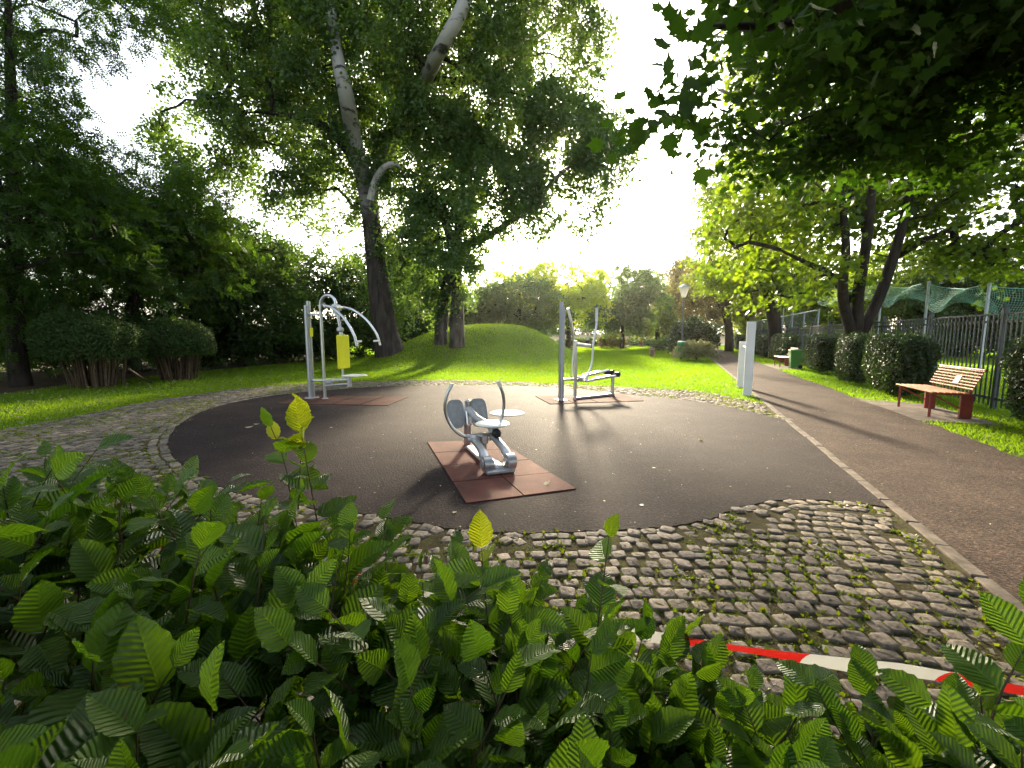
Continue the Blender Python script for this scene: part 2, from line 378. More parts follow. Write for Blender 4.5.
def sample_blobs(blobs, n, g, freq=.3, thr=-.35, seed=3, shell=2.0):
    w = np.array([b[3]*b[4]*b[5]*(b[6] if len(b) > 6 else 1) for b in blobs])**(.8); w = w/w.sum()
    out = []; ctr = []
    for b, k in zip(blobs, g.multinomial(int(n*1.7), w)):
        q = unit(g.normal(size=(k, 3)))*(g.random((k, 1))**(1/(3*shell)) if shell else 1)
        p = np.array(b[:3])+q*np.array(b[3:6]); out.append(p); ctr.append(np.tile(np.array(b[:3]), (k, 1)))
    p = np.concatenate(out); c = np.concatenate(ctr)
    keep = (noise3(p, freq, seed) > thr) & (p[:, 2] > .35)
    p, c = p[keep], c[keep]; ix = g.permutation(len(p))[:n]
    return p[ix], c[ix]
def grow(limbs, targets, r0=.012, power=.5, maxr=.3):
    """limbs: list of (points, radii); every target is tied to the nearest wood and the tubes are thickened by what they carry"""
    mb = MB(); fine = MB(); nodes = []
    for li, (pts, rad) in enumerate(limbs):
        sp = spline(pts, 6); m = len(sp); rs = np.interp(np.linspace(0, 1, m), np.linspace(0, 1, len(rad)), rad)
        (mb if li < 3 else fine).tube(sp, [float(x) for x in rs], 10)
        nodes += sp[2:]
    X = np.array([tuple(p) for p in nodes]); par = [-1]*len(X); X = list(X)
    A = np.empty((len(X)+4*len(targets)+8, 3)); A[:len(X)] = np.array(X); cnt = len(X); base = cnt
    d0 = np.array([np.min(np.linalg.norm(A[:base]-t, axis=1)) for t in targets]) if len(targets) else []
    chains = []
    for i in np.argsort(d0):
        t = np.array(targets[i])
        dd = np.linalg.norm(A[:cnt]-t, axis=1)+.5*np.maximum(0, A[:cnt, 2]-t[2])
        j = int(np.argmin(dd)); q = A[j].copy(); L = np.linalg.norm(t-q)
        if L < .05: continue
        prev = j; ids = [j]
        for k in (1/3, 2/3, 1):
            pt = q+(t-q)*k+np.array((0, 0, .10*L*math.sin(k*math.pi)))+rng.normal(size=3)*.03*L*(k < 1)
            A[cnt] = pt; par.append(prev); prev = cnt; ids.append(cnt); cnt += 1
        chains.append(ids)
    load = np.ones(cnt)
    for k in range(cnt-1, base-1, -1):
        if par[k] >= base: load[par[k]] += load[k]
    for ids in chains:
        rr = [min(maxr, r0*load[k]**power) for k in ids]; rr[0] = rr[1]
        fine.tube([A[k] for k in ids], rr, 5 if rr[1] < .05 else 7, caps=False)
    return mb, fine

def make_tree(name, label, base, limbs, blobs, bark, leaf, T=T_RHOMB, nspray=1200, m=30, size=.12, length=.8, droop=.5, spread=.16, freq=.3, thr=-.4,
              seed=1, nwood=350, group=None, r0=.012, cat='tree', up=1.0, shell=2.0, extra=None, parts=None):
    g = np.random.default_rng(seed); b = Vector(base)
    t = thing(name, label, cat, b, 0, group); off = np.array(b)
    pts, ctr = sample_blobs(blobs, nspray, g, freq, thr, seed+50, shell)
    ax = (pts-ctr); ax[:, 2] *= .35; ax = unit(unit(ax)+g.normal(size=pts.shape)*.45)
    ln = length*(.5+.9*g.random(len(pts)))
    V, Fc, r = spray_leaves(pts, ax, ln, droop, spread, m, T, size, g, up)
    link('crown', np_mesh('crown', V-off, Fc, r, smooth=False), M[leaf], t)
    tg = pts[:nwood]
    mb, fine = grow([([Vector(p)-b for p in ps], rs) for ps, rs in limbs], tg-off, r0)
    nf = len(mb.f); mb.add(fine.v, fine.f)
    tr = mb.build('trunk', M[bark], t, 60); tr.data.materials.append(M['bark'])
    ix = np.zeros(len(mb.f), dtype=np.int32); ix[nf:] = 1; tr.data.polygons.foreach_set('material_index', ix)
    if extra: extra(t, b)
    return t
def B(px, py, rx, ry, Y, ryd=None, w=1.0):          # a crown lobe seen at a pixel, standing at depth Y
    c = P(px, py, Y); k = Y/F
    return (c.x, c.y, c.z, rx*k, (ryd if ryd else rx*k), ry*k, w)

# ------------------------------------------------------------------ the setting
KT = 1.73                                            # kerb line, metres right of the path axis origin
def inpoly(pts, poly):
    x, y = pts[:, 0], pts[:, 1]; r = np.zeros(len(pts), bool); n = len(poly)
    for i in range(n):
        x0, y0 = poly[i][0], poly[i][1]; x1, y1 = poly[(i+1) % n][0], poly[(i+1) % n][1]
        if y0 == y1: continue
        c = ((y0 > y) != (y1 > y)) & (x < (x1-x0)*(y-y0)/(y1-y0)+x0); r ^= c
    return r
MOUND = [(-1.3, 26.0, 2.15, 3.6, 4.0), (-4.9, 24.5, 1.05, 2.6, 3.2), (1.5, 27.5, .9, 2.2, 3.0)]
def mound_h(x, y):
    h = 0
    for cx, cy, a, sx, sy in MOUND: h = h+a*np.exp(-((x-cx)/sx)**2-((y-cy)/sy)**2)
    return h*.88
mb = MB(); mb.add([(-400, -60, 0), (400, -60, 0), (400, 700, 0), (-400, 700, 0)], [(0, 1, 2, 3)])
tag(mb.build('lawn', M['lawn'], None, 0), kind='structure')
xs = np.linspace(-14, 11, 90); ys = np.linspace(14, 38, 80); XX, YY = np.meshgrid(xs, ys)
HH = mound_h(XX, YY); HH = np.where(HH < .02, -.05, HH)
V = np.stack([XX.ravel(), YY.ravel(), HH.ravel()], 1)
ii = np.arange(80*90).reshape(80, 90)
Fc = np.stack([ii[:-1, :-1].ravel(), ii[:-1, 1:].ravel(), ii[1:, 1:].ravel(), ii[1:, :-1].ravel()], 1)
tag(link('grassy_hill', np_mesh('grassy_hill', V, Fc), M['lawn']), kind='structure')

court_px = [(785, 422), (740, 411), (690, 402), (640, 397), (570, 390), (500, 386.5), (400, 387), (330, 391), (260, 399), (205, 412), (172, 435), (180, 465), (250, 500), (380, 520), (450, 532), (520, 537), (590, 535), (650, 532), (700, 525), (740, 511), (775, 504.5), (830, 503.5), (893, 512)]
court = [G(*p) for p in court_px]
gpr = random.Random(77); c_sp = spline(court[:], 14, False)
kerbA, kerbB = S((court[0].dot(UU)), KT-.02), S((court[-1].dot(UU)), KT-.02)
c_sp = [p+Vector((gpr.gauss(0, .009), gpr.gauss(0, .009), 0)) for p in c_sp]
court_poly = [kerbA]+c_sp[1:-1]+[kerbB]
MB().prism(court_poly, 0, .035).build('court_ground', M['asphalt'], None, 0)
tag(bpy.data.objects['court_ground'], kind='structure')
lawn_px = [(776, 408), (740, 400), (690, 392), (620, 388), (560, 385), (480, 381.5), (400, 381.5), (300, 385), (230, 391), (150, 403), (100, 413), (50, 423), (0, 432), (-40, 439)]
lawn_edge = spline([G(*p) for p in lawn_px], 6)
bed_poly = [S(G(776, 408).dot(UU)+.2, KT)]+lawn_edge+[Vector((-8.4, 3, 0)), Vector((-8.4, -3, 0)), S(-2.5, KT)]
tag(MB().prism([(p.x, p.y) for p in reversed(bed_poly)], -.02, .027).build('cobble_ground', M['bed'], None, 0), kind='structure')
gp = random.Random(5)
rag = [S(s*.35-4, 3.88+.05*gp.uniform(-1, 1)+.05*math.sin(s*.37)) for s in range(0, 260)]
path_poly = [S(-4, KT+.06)]+rag+[S(rag[-1].dot(UU), KT+.06)]
MB().prism([(p.x, p.y) for p in path_poly], -.02, .028).build('footpath', M['path'], None, 0)
tag(bpy.data.objects['footpath'], kind='structure')
# kerb of flush granite slabs
vs = MB(); s = -3.0; k = 0
while s < 70:
    l = gp.uniform(.35, .55) if s < 20 else 3.0
    c = S(s+l/2, KT+.02+gp.uniform(-.008, .008), .022+gp.uniform(-.004, .004))
    vs.box(c, (.085, l-.012, .045), -PA+gp.uniform(-.01, .01), 0, 0, .008); s += l
tag(vs.build('kerb', M['kerbstone'], None, 30), kind='structure')
# pale ground far off, soil below the wood on the left
tag(MB().add([(-30, 62, -.02), (70, 62, -.02), (90, 100, 1.7), (-40, 100, 1.7)], [(0, 1, 2, 3)]).build('field', M['field'], None, 0), kind='structure')
dirt_poly = [Vector((-40, 4, 0)), Vector((-13, 10.5, 0)), Vector((-13.6, 13, 0)), Vector((-13, 18, 0)), Vector((-12, 24, 0)), Vector((-12, 34, 0)), Vector((-40, 40, 0))]
tag(MB().add([(p.x, p.y, .005) for p in dirt_poly], [tuple(range(len(dirt_poly)))]).build('soil_ground', M['dirt'], None, 0), kind='structure')
tag(MB().prism([S(9.4, 3.86), S(9.4, 4.95), S(11.7, 4.95), S(12.3, 3.86)], -.02, .032).build('bench_pavement', M['slab'], None, 0), kind='structure')
tag(MB().prism([S(21.7, 3.86), S(21.7, 4.9), S(24.6, 4.9), S(25.0, 3.86)], -.02, .032).build('second_bench_pavement', M['slab'], None, 0), kind='structure')

# setts: a grid of small granite blocks with bent rows, and two rows following the court edge
def setts():
    g = np.random.default_rng(21); pos = []; rot = []; sz = []
    cp = np.array([(p.x, p.y) for p in court_poly]); seg = np.roll(cp, -1, 0)-cp
    def dist(p):
        best = np.full(len(p), 9e9)
        for a, d in zip(cp, seg):
            t = np.clip(((p-a)@d)/max(1e-9, d@d), 0, 1); best = np.minimum(best, np.linalg.norm(p-(a+t[:, None]*d), axis=1))
        return best
    uu, vv = np.meshgrid(np.arange(-9, 7, .112), np.arange(-.6, 15, .108)); q = np.stack([uu.ravel(), vv.ravel()], 1)
    row = np.round(q[:, 1]/.108).astype(int); q[:, 0] += (row % 2)*.056+.02*np.sin(row*7.3)
    p = q.copy(); p[:, 1] += .22*np.sin(q[:, 0]*.75+.4)-.10*q[:, 0]
    p += g.normal(size=p.shape)*.007
    k = inpoly(p, [(a.x, a.y) for a in bed_poly]) & ~inpoly(p, cp); p, q = p[k], q[k]
    k = (dist(p) > .25) & (S(0, KT).dot(NN)-(p@np.array((NN.x, NN.y))) > .10); p, q = p[k], q[k]
    pos.append(p); rot.append(np.arctan(.165*np.cos(q[:, 0]*.75+.4)-.10)+g.normal(size=len(p))*.07)
    sz.append(np.stack([.0475+g.normal(size=len(p))*.006, .046+g.normal(size=len(p))*.005], 1))
    line = [np.array((a.x, a.y)) for a in c_sp]
    for off in (.055, .165):
        acc = 0; last = None
        for a, b in zip(line[:-1], line[1:]):
            d = b-a; L = np.linalg.norm(d); d = d/L; n = np.array((-d[1], d[0])); s_ = .112-acc
            c = 0
            while acc+ (L-c) > .112:
                c += .112-acc; acc = 0
                pos.append((a+d*c-n*-off*-1)[None]+g.normal(size=(1, 2))*.005); rot.append(np.array([math.atan2(d[1], d[0])])); sz.append(np.array([[.05+g.normal()*.005, .046+g.normal()*.004]]))
            acc += L-c
    p = np.concatenate(pos); r = np.concatenate(rot); s2 = np.concatenate(sz); n = len(p)
    ang = np.arange(8)*math.pi/4+math.pi/8; ring = np.stack([np.sign(np.cos(ang))*np.abs(np.cos(ang))**.32, np.sign(np.sin(ang))*np.abs(np.sin(ang))**.32], 1)
    tops = .036+g.normal(size=n)*.005; tilt = g.normal(size=(n, 2))*.035
    V = []
    for (k, z) in ((1.0, None), (1.0, .72), (.95, .94), (.70, 1.0), (.01, 1.01)):
        xy = ring[None]*s2[:, None]*k*(1+g.normal(size=(n, 8, 1))*.028*(1 if z else .5))
        zz = np.full((n, 8), .0) if z is None else tops[:, None]*z+(xy*tilt[:, None]).sum(2)+g.normal(size=(n, 8))*.0015
        c, s_ = np.cos(r)[:, None], np.sin(r)[:, None]
        V.append(np.stack([p[:, :1]+xy[..., 0]*c-xy[..., 1]*s_, p[:, 1:]+xy[..., 0]*s_+xy[..., 1]*c, zz], 2))
    V = np.stack(V, 1); fs = [(a*8+i, a*8+(i+1) % 8, (a+1)*8+(i+1) % 8, (a+1)*8+i) for a in range(4) for i in range(8)]
    Fc = (np.array(fs)[None]+(np.arange(n)*40)[:, None, None]).reshape(-1, 4)
    tag(link('cobblestone_pavement', np_mesh('cobblestone_pavement', V.reshape(-1, 3), Fc, np.repeat(np.clip(.5+g.normal(size=n)*.24, 0, 1), 40)), M['sett']), kind='structure')
    return p
sett_pos = setts()

# weeds in the joints
g = np.random.default_rng(31)
wp = sett_pos[g.integers(0, len(sett_pos), 26000)]+g.choice([-.055, .055], size=(26000, 2))*np.array([[1, 1]])
nz = noise3(np.column_stack([wp, np.zeros(len(wp))]), .9, 77)
wp = wp[(nz > -.25)][:12000]
m_ = 7; n_ = len(wp)
pos = np.repeat(np.column_stack([wp, np.full(n_, .024)]), m_, 0)+g.normal(size=(n_*m_, 3))*np.array((.022, .022, .002))
d = g.normal(size=(n_*m_, 3)); d[:, 2] = np.abs(d[:, 2])*.7+.25; nr = g.normal(size=(n_*m_, 3))*.6; nr[:, 2] += 1
V, Fc, r = place(T_RHOMB, pos, d, nr, .014+.030*g.random(n_*m_)**2.5, g.random(n_*m_))
tag(link('weeds', np_mesh('weeds', V, Fc, r, smooth=False), M['weed']), 'small green weeds growing in the cobble joints', kind='stuff')

# grass blades
def grass():
    g = np.random.default_rng(41); n = 620000
    rr = 5.5+(62-5.5)*g.random(n)**1.25; a = R(-57)+R(114)*g.random(n)
    p = np.stack([rr*np.sin(a), rr*np.cos(a)], 1)
    t = p@np.array((NN.x, NN.y)); s = p@np.array((UU.x, UU.y))
    ok = ~inpoly(p, [(q.x, q.y) for q in bed_poly]) & ~((t > KT-.03) & (t < 3.90+.05*np.sin(s*1.06)+g.normal(size=n)*.04)) & ~inpoly(p, [(q.x+.3, q.y) for q in dirt_poly])
    ok &= ~((t > 3.7) & (t < 4.92) & (((s > 9.45) & (s < 11.75)) | ((s > 21.7) & (s < 24.7)))) & ~inpoly(p, [(q.x, q.y) for q in court_poly])
    p, rr = p[ok], rr[ok]; n = len(p)
    z = mound_h(p[:, 0], p[:, 1]); z = np.where(z < .02, 0, z)
    pat = np.clip(.5+.25*noise3(np.column_stack([p, np.zeros(n)]), .25, 9), 0, 1)
    h = (.035+.04*g.random(n))*(.75+.5*pat)*np.clip(1+(rr-14)*.012, 1, 1.5); w = np.maximum(.005, rr*.00085)*(.7+.6*g.random(n))
    az = g.random(n)*6.283; lean = g.normal(size=(n, 2))*.45
    b = np.column_stack([p, z]); dx = np.column_stack([np.cos(az)*w, np.sin(az)*w, np.zeros(n)])
    tip = b+np.column_stack([lean*h[:, None], h])
    V = np.stack([b-dx, b+dx, tip], 1).reshape(-1, 3); Fc = np.arange(3*n).reshape(-1, 3)
    r = np.clip(pat*.7+g.random(n)*.4-.05, 0, 1)
    tag(link('grass', np_mesh('grass', V, Fc, np.repeat(r, 3), smooth=False), M['grass']), 'short mown bright green lawn grass', kind='stuff')
grass()
# small pale flowers and leaves in the grass at the left
g = np.random.default_rng(43); q = []
while len(q) < 520:
    p = np.array((g.uniform(-13, -5), g.uniform(6, 15)))
    if not inpoly(p[None], [(a.x, a.y) for a in bed_poly])[0]: q.append(p)
q = np.array(q); d = g.normal(size=(len(q), 3)); nr = g.normal(size=(len(q), 3))*.5+np.array((0, -.3, 1))
V, Fc, r = place(T_ROUND, np.column_stack([q, .06+.03*g.random(len(q))]), d, nr, .03+.03*g.random(len(q)), g.random(len(q)))
tag(link('clover_flowers', np_mesh('clover_flowers', V, Fc, r), M['l_pale']), 'tiny pale clover heads scattered through the lawn', kind='stuff')

# ------------------------------------------------------------------ ground items on the court
def mat_pad(label, poly, tiles, mm='redmat'):
    t = thing('rubber_mat', label, 'rubber mat', (sum(p.x for p in poly)/4, sum(p.y for p in poly)/4, .035), 0, 'red rubber mats under the machines')
    a, b, c, d = [p-Vector((t.location.x, t.location.y, 0)) for p in poly]
    nu, nv = tiles
    for i in range(nu):
        for j in range(nv):
            def at(u, v): return (a*(1-u)+b*u)*(1-v)+(d*(1-u)+c*u)*v
            e = .006
            q = [at(i/nu+e, j/nv+e/2), at((i+1)/nu-e, j/nv+e/2), at((i+1)/nu-e, (j+1)/nv-e/2), at(i/nu+e, (j+1)/nv-e/2)]
            MB().prism([(p.x, p.y) for p in reversed(q)], .0, .010+.002*random.random()).build('tile', M[mm], t, 0)
    return t
mat_pad('long red rubber mat under the rowing trainer in the court middle', [G(427, 445), G(497, 443), G(577, 493), G(466, 508)], (2, 4))
def quad(c, ang, lx, ly):
    e = Vector((math.cos(ang), math.sin(ang), 0)); n = Vector((-e.y, e.x, 0)); c = Vector(c)
    return [c-e*lx/2+n*ly/2, c+e*lx/2+n*ly/2, c+e*lx/2-n*ly/2, c-e*lx/2-n*ly/2]
mat_pad('worn red rubber mat under the yellow backed chest press', quad((-3.75, 9.62, 0), R(-6), 2.5, 1.3), (4, 2), 'wornmat')
mat_pad('worn red rubber mat under the cross trainer', quad((1.75, 9.85, 0), R(12), 2.2, 1.2), (4, 2), 'wornmat')
cv = thing('ground_cover', 'round pale concrete cover set in the dark court behind the rower', 'manhole cover', (G(507, 415).x, G(507, 415).y, .035))
MB().lathe([(.335, -.01), (.335, .006), (.32, .012)], n=40).build('ring', M['concrete'], cv)
MB().lathe([(.30, .0), (.30, .013), (.285, .017), (.03, .018)], n=40).build('lid', M['cover'], cv)

LF = [((547, 486), .085, 'largest pale dry leaf lying beside the red rubber mat of the rower'), ((249, 428), .12, 'pale dry leaf on the dark court at the left, bigger of two'), ((257, 424), .09, 'pale dry leaf on the dark court at the left, smaller of two'),
      ((330, 428), .05, 'small dry leaf on the court behind the bright hedge shoot'), ((366, 402), .08, 'pale leaf on the court right of the chest press'), ((655, 468), .04, 'small yellowish leaf on the bare court right of the rower'),
      ((640, 505), .04, 'small leaf near the front edge of the court'), ((790, 487), .045, 'small leaf on the court near the kerb'), ((700, 440), .05, 'small leaf on the court halfway to the path'), ((455, 512), .04, 'tiny leaf on the court at the near corner of the red mat')]
for (px, s_, lb) in LF:
    p = G(*px, .036); g = np.random.default_rng(int(px[0]))
    V, Fc, r = place(T_MAPLE, np.zeros((1, 3)), np.array([[g.normal(), g.normal(), .06]]), np.array([[.15*g.normal(), .15*g.normal(), 1]]), np.array([s_]), np.array([.6]))
    V[:, 2] += .004-V[:, 2].min()*1.0
    o = link('fallen_leaf', np_mesh('fallen_leaf', V, Fc, r), M['dryleaf']); o.location = p
    tag(o, lb, 'leaf', 'dry leaves lying on the court')

g = np.random.default_rng(91); q = np.column_stack([g.uniform(-6.5, 9, 5200), 2.2+11*g.random(5200)])
tq = q@np.array((NN.x, NN.y)); onp = (tq > KT+.1) & (tq < 3.85); onc = inpoly(q, [(a.x, a.y) for a in court_poly])
edge = np.abs(tq-3.75) < .3; keep = onc & (g.random(5200) < .35) | onp & (g.random(5200) < np.where(edge, .9, .22)); q = q[keep]; tq = tq[keep]
zz = np.where(tq > KT+.08, .031, .038); nq = len(q)
V, Fc, r = place(T_RHOMB, np.column_stack([q, zz]), np.column_stack([g.normal(size=(nq, 2)), np.zeros(nq)+.05]), np.column_stack([g.normal(size=(nq, 2))*.25, np.ones(nq)]), .006+.022*g.random(nq)**3, g.random(nq))
tag(link('leaf_debris', np_mesh('leaf_debris', V, Fc, r, smooth=False), M['dryleaf']), 'tiny dry bits of leaf scattered over the court and path', kind='stuff')

# ------------------------------------------------------------------ fitness machines
CZ = .045
def tall_post(t, h, w=.17, dp=.10, slant=.12):
    mb = MB(); r_ = .05
    for y in (-w/2+.045, w/2-.045):          # two round edges joined by a recessed web
        mb.tube([(0, y, 0), (0, y, h-(.02 if y > 0 else slant))], .045, 14)
    mb.box((0, 0, (h-slant)/2), (.05, w-.10, h-slant-.02))
    mb.build('post', M['alu'], t)
    MB().box((0, 0, .008), (.2, w+.10, .016), bev=.004).build('base_plate', M['alu'], t)
    for x in (-.075, .075):
        for y in (-w/2-.02, w/2+.02): MB().lathe([(.012, .016), (.012, .026), (.006, .034)], (x, y, 0), 6).build('bolt', M['galv'], t)
def arcpts(f, n=14): return [f(i/(n-1)) for i in range(n)]
# chest press with the yellow back
b0 = G(312, 400)
cp_ = thing('chest_press', 'steel chest press trainer with yellow backrest and two curved arms', 'fitness machine', (b0.x, b0.y, CZ), R(-15))
tall_post(cp_, 2.24)
mb = MB(); top = 2.13
pts = [(.36, 0, 0), (.36, 0, 1.2), (.36, 0, top)]+[(.56-.20*math.cos(a), 0, top+.20*math.sin(a)) for a in [R(x) for x in range(15, 160, 12)]]+[(.755, 0, 2.12)]
mb.tube(pts, .036, 12); mb.build('pole', M['steel'], cp_)
MB().lathe([(.07, 0), (.07, .012), (.045, .02)], (.36, 0, 0), 18).build('pole_flange', M['steel'], cp_)
MB().tube([(.03, 0, 1.92), (.36, 0, 1.92)], .025, 10).build('upper_brace', M['steel'], cp_)
MB().tube([(.03, 0, .42), (.36, 0, .42)], .03, 10).build('lower_brace', M['steel'], cp_)
MB().tube([(.37, 0, 1.98), (.50, -.12, 2.12), (.62, -.2, 2.14)], .022, 8).build('stay', M['steel'], cp_)
hub = MB(); hub.tube([(.77, -.09, 2.06), (.77, .09, 2.06)], .075, 16); hub.box((.77, 0, 1.98), (.12, .10, .14), bev=.02); hub.build('hub', M['cast'], cp_)
MB().tube([(.74, -.36, 2.07), (.77, 0, 2.06), (.74, .36, 2.07)], .026, 10).build('arm_axle', M['steel'], cp_)
for sg in (-1, 1):
    a = MB().tube(spline([(.70, sg*.33, 2.09), (.95, sg*.36, 2.02), (1.25, sg*.40, 1.80), (1.48, sg*.43, 1.48), (1.56, sg*.44, 1.22)], 6), .028, 10).build('arm', M['steel'], cp_)
    MB().tube([(1.53, sg*.43, 1.32), (1.53, sg*.25, 1.32)], .024, 10).build('grip', M['plate'], a)
    MB().lathe([(.02, 0), (.030, .005), (.030, .02), (.02, .025)], (1.56, sg*.44, 1.20), 12).build('end_cap', M['black'], a)
hg = MB(); hg.tube([(.79, 0, 1.95), (.84, 0, 1.62), (.86, 0, 1.46)], [.036, .032, .045], 10); hg.lathe([(.05, -.03), (.08, 0), (.08, .05), (.05, .08)], (.845, 0, 1.55), 16); hg.build('hanger', M['cast'], cp_)
bd = MB(); bd.box((.90, 0, 1.08), (.055, .42, .76), 0, 0, 0, .03); bd.build('backrest', M['yellow'], cp_)
MB().tube([(.86, 0, .5), (.86, 0, 1.4)], .028, 10).build('back_tube', M['steel'], cp_)
st = MB(); st.box((1.16, 0, .555), (.42, .40, .03), 0, 0, 0, .015); st.build('seat', M['plate'], cp_)
br = MB(); br.tube([(.36, 0, .42), (.7, .0, .44), (1.05, 0, .46)], .035, 10); br.tube([(1.02, 0, .30), (1.02, 0, .54)], .05, 12); br.tube([(.36, 0, .30), (.75, 0, .34), (1.0, 0, .36)], .024, 8); br.box((.5, 0, .40), (.16, .12, .1), bev=.02); br.build('seat_bracket', M['cast'], cp_)
MB().box((.062, .02, 1.52), (.006, .10, .2)).build('sign_plate', M['yellow'], cp_)

# cross trainer
b0 = G(561, 402)
ct = thing('cross_trainer', 'steel cross trainer with two upright handles and pale footplates', 'fitness machine', (b0.x, b0.y, CZ), R(30))
tall_post(ct, 2.19, .15)
pl = MB(); pl.tube([(.30, -.12, 0), (.30, -.12, 1.33)], .036, 12); pl.build('pole', M['steel'], ct)
MB().tube([(.27, -.13, 1.25), (.78, -.04, 1.20)], .045, 12).build('head_bar', M['cast'], ct)
MB().lathe([(.05, 0), (.055, .02), (.055, .07), (.03, .09)], (.80, -.035, 1.155), 14).build('head_cap', M['black'], ct)
MB().tube([(.03, 0, .46), (.30, -.05, .46), (.55, -.02, .46)], .03, 10).build('lower_brace', M['steel'], ct)
for k, y in ((0, .20), (1, -.22)):
    x0 = .48 if k == 0 else .70
    h = MB().tube(spline([(x0+(-.16 if k == 0 else .10), y, 2.02), (x0+(-.06 if k == 0 else .10), y, 1.7), (x0+.02, y, 1.25), (x0-.02, y, .80), (x0-.04 if k == 0 else x0-.18, y, .42)], 6), .026, 10).build('handle', M['steel'], ct)
    MB().tube([(x0+(-.175 if k == 0 else .095), y, 2.06), (x0+(-.07 if k == 0 else .10), y, 1.76)], .032, 10).build('grip', M['plate'], h)
    x2 = x0-.04 if k == 0 else x0-.18
    bm_ = MB().tube([(x2, y, .42), (1.55, y*.8, .60-.10*k)], .03, 8).build('pedal_beam', M['steel'], ct)
    MB().box((1.02, y*.88, .545-.06*k), (.50, .15, .03), 0, R(-9+3*k), 0, .012).build('footplate', M['plate'], bm_)
hb = MB(); hb.tube([(.45, 0, .45), (.62, 0, .45)], .07, 14); hb.box((.55, 0, .45), (.14, .3, .1), bev=.02); hb.build('bearing', M['cast'], ct)
rs = MB(); rs.tube([(1.52, -.02, 0), (1.52, -.02, .50)], .04, 10); rs.build('rear_post', M['steel'], ct)
ck = MB(); ck.tube([(1.52, -.22, .52), (1.52, .22, .52)], .06, 14); ck.lathe([(.10, -.02), (.10, .02)], (1.52, 0, .52), 20, Matrix.Rotation(R(90), 4, 'X')); ck.build('crank', M['black'], ct)
MB().box((.91, -.07, .03), (1.28, .08, .06), R(3), 0, 0, .012).build('base_beam', M['alu'], ct)
MB().box((.055, .0, 1.83), (.006, .08, .2)).build('sign_plate', M['white'], ct)

# rowing trainer
rw = thing('rowing_trainer', 'low grey rowing trainer with round seat and bowed handlebars', 'fitness machine', (-.13, 4.42, .047), math.atan2(2.04, -.8)-math.pi/2)
# local: +y runs away from the viewer along the mat
bs = MB(); bs.box((0, .02, .028), (.32, .17, .05), bev=.015); bs.box((0, .10, .055), (.12, .22, .05), bev=.02); bs.box((0, .55, .02), (.16, 1.1, .035), bev=.012); bs.build('base', M['cast'], rw)
for sg in (-1, 1):
    hs = MB(); hs.tube([(sg*.085, .03, .105), (sg*.175, .03, .105)], .085, 24); hs.tube([(sg*.18, .03, .105), (sg*.192, .03, .105)], .055, 18); hs.tube([(sg*.06, .03, .105), (sg*.085, .03, .105)], .04, 14)
    j = hs.build('joint', M['cast'], rw)
    lk = MB(); lk.tube(spline([(sg*.13, .05, .12), (sg*.128, .22, .20), (sg*.125, .50, .25)], 5), [.052]*5+[.045]*6, 14); lk.box((sg*.125, .53, .265), (.10, .13, .085), bev=.02); lk.tube([(sg*.06, .54, .25), (sg*.2, .54, .25)], .03, 12)
    lk.build('link_arm', M['cast'], rw)
    MB().tube(spline([(sg*.10, .56, .28), (sg*.20-.05, .58, .30), (sg*.30-.075, .60, .42), (sg*.355-.085, .60, .60), (sg*.34-.085, .59, .76), (sg*.28-.085, .58, .90)], 7), .019, 10).build('handlebar', M['steel'], rw)
    MB().tube([(sg*.308-.085, .585, .84), (sg*.275-.085, .58, .91)], .024, 10).build('grip', M['plate'], rw)
    fp = MB(); w_, h_ = .115, .19
    ol = []
    for i in range(28):
        a = 2*math.pi*i/28; ol.append((np.sign(math.cos(a))*abs(math.cos(a))**.6*w_, np.sign(math.sin(a))*abs(math.sin(a))**.6*h_))
    mt = Matrix.Translation((sg*.155, 1.25, .43)) @ Matrix.Rotation(R(68), 4, 'X')
    vsx = [mt @ Vector((x, y, -.012)) for x, y in ol]+[mt @ Vector((x, y, .012)) for x, y in ol]
    fp.add(vsx, [tuple(reversed(range(28))), tuple(range(28, 56))]+[(i, (i+1) % 28, (i+1) % 28+28, i+28) for i in range(28)])
    f_ = fp.build('footplate', M['alu'], rw)
    ins = MB(); o2 = [mt @ Vector((x*.72, y*.8, z)) for z in (.0121, .016) for x, y in ol]
    ins.add(o2, [tuple(reversed(range(28))), tuple(range(28, 56))]+[(i, (i+1) % 28, (i+1) % 28+28, i+28) for i in range(28)]); ins.build('tread', M['cast'], f_)
cl = MB(); cl.tube([(0, 1.28, 0), (0, 1.22, .60)], .045, 12); cl.box((0, 1.2, .45), (.07, .03, .34), 0, 0, R(-14), .012); cl.build('column', M['steel'], rw)
MB().tube([(0, 1.22, .50), (.03, .95, .42), (.12, .58, .36)], [.04, .045, .04], 12).build('seat_beam', M['cast'], rw)
MB().lathe([(.02, -.02), (.12, -.018), (.19, -.006), (.205, .006), (.19, .016), (.12, .022), (.01, .024)], (.12, .58, .405), 36).build('seat', M['plate'], rw)
MB().tube([(.12, .58, .31), (.12, .58, .39)], .05, 12).build('seat_stem', M['cast'], rw)
bp_ = MB(); bp_.lathe([(.055*math.sin(R(a))+.001, -.055*math.cos(R(a))) for a in range(0, 181, 20)], (.115, .43, .325), 18); bp_.tube([(.115, .46, .325), (.12, .58, .34)], .018, 8); bp_.build('bumper', M['black'], rw)
pv = MB(); pv.tube([(-.2, .56, .29), (.2, .56, .29)], .022, 10); pv.box((0, .58, .24), (.1, .14, .12), bev=.02); pv.tube([(0, .6, .05), (0, .6, .3)], .05, 12); pv.build('pivot', M['cast'], rw)

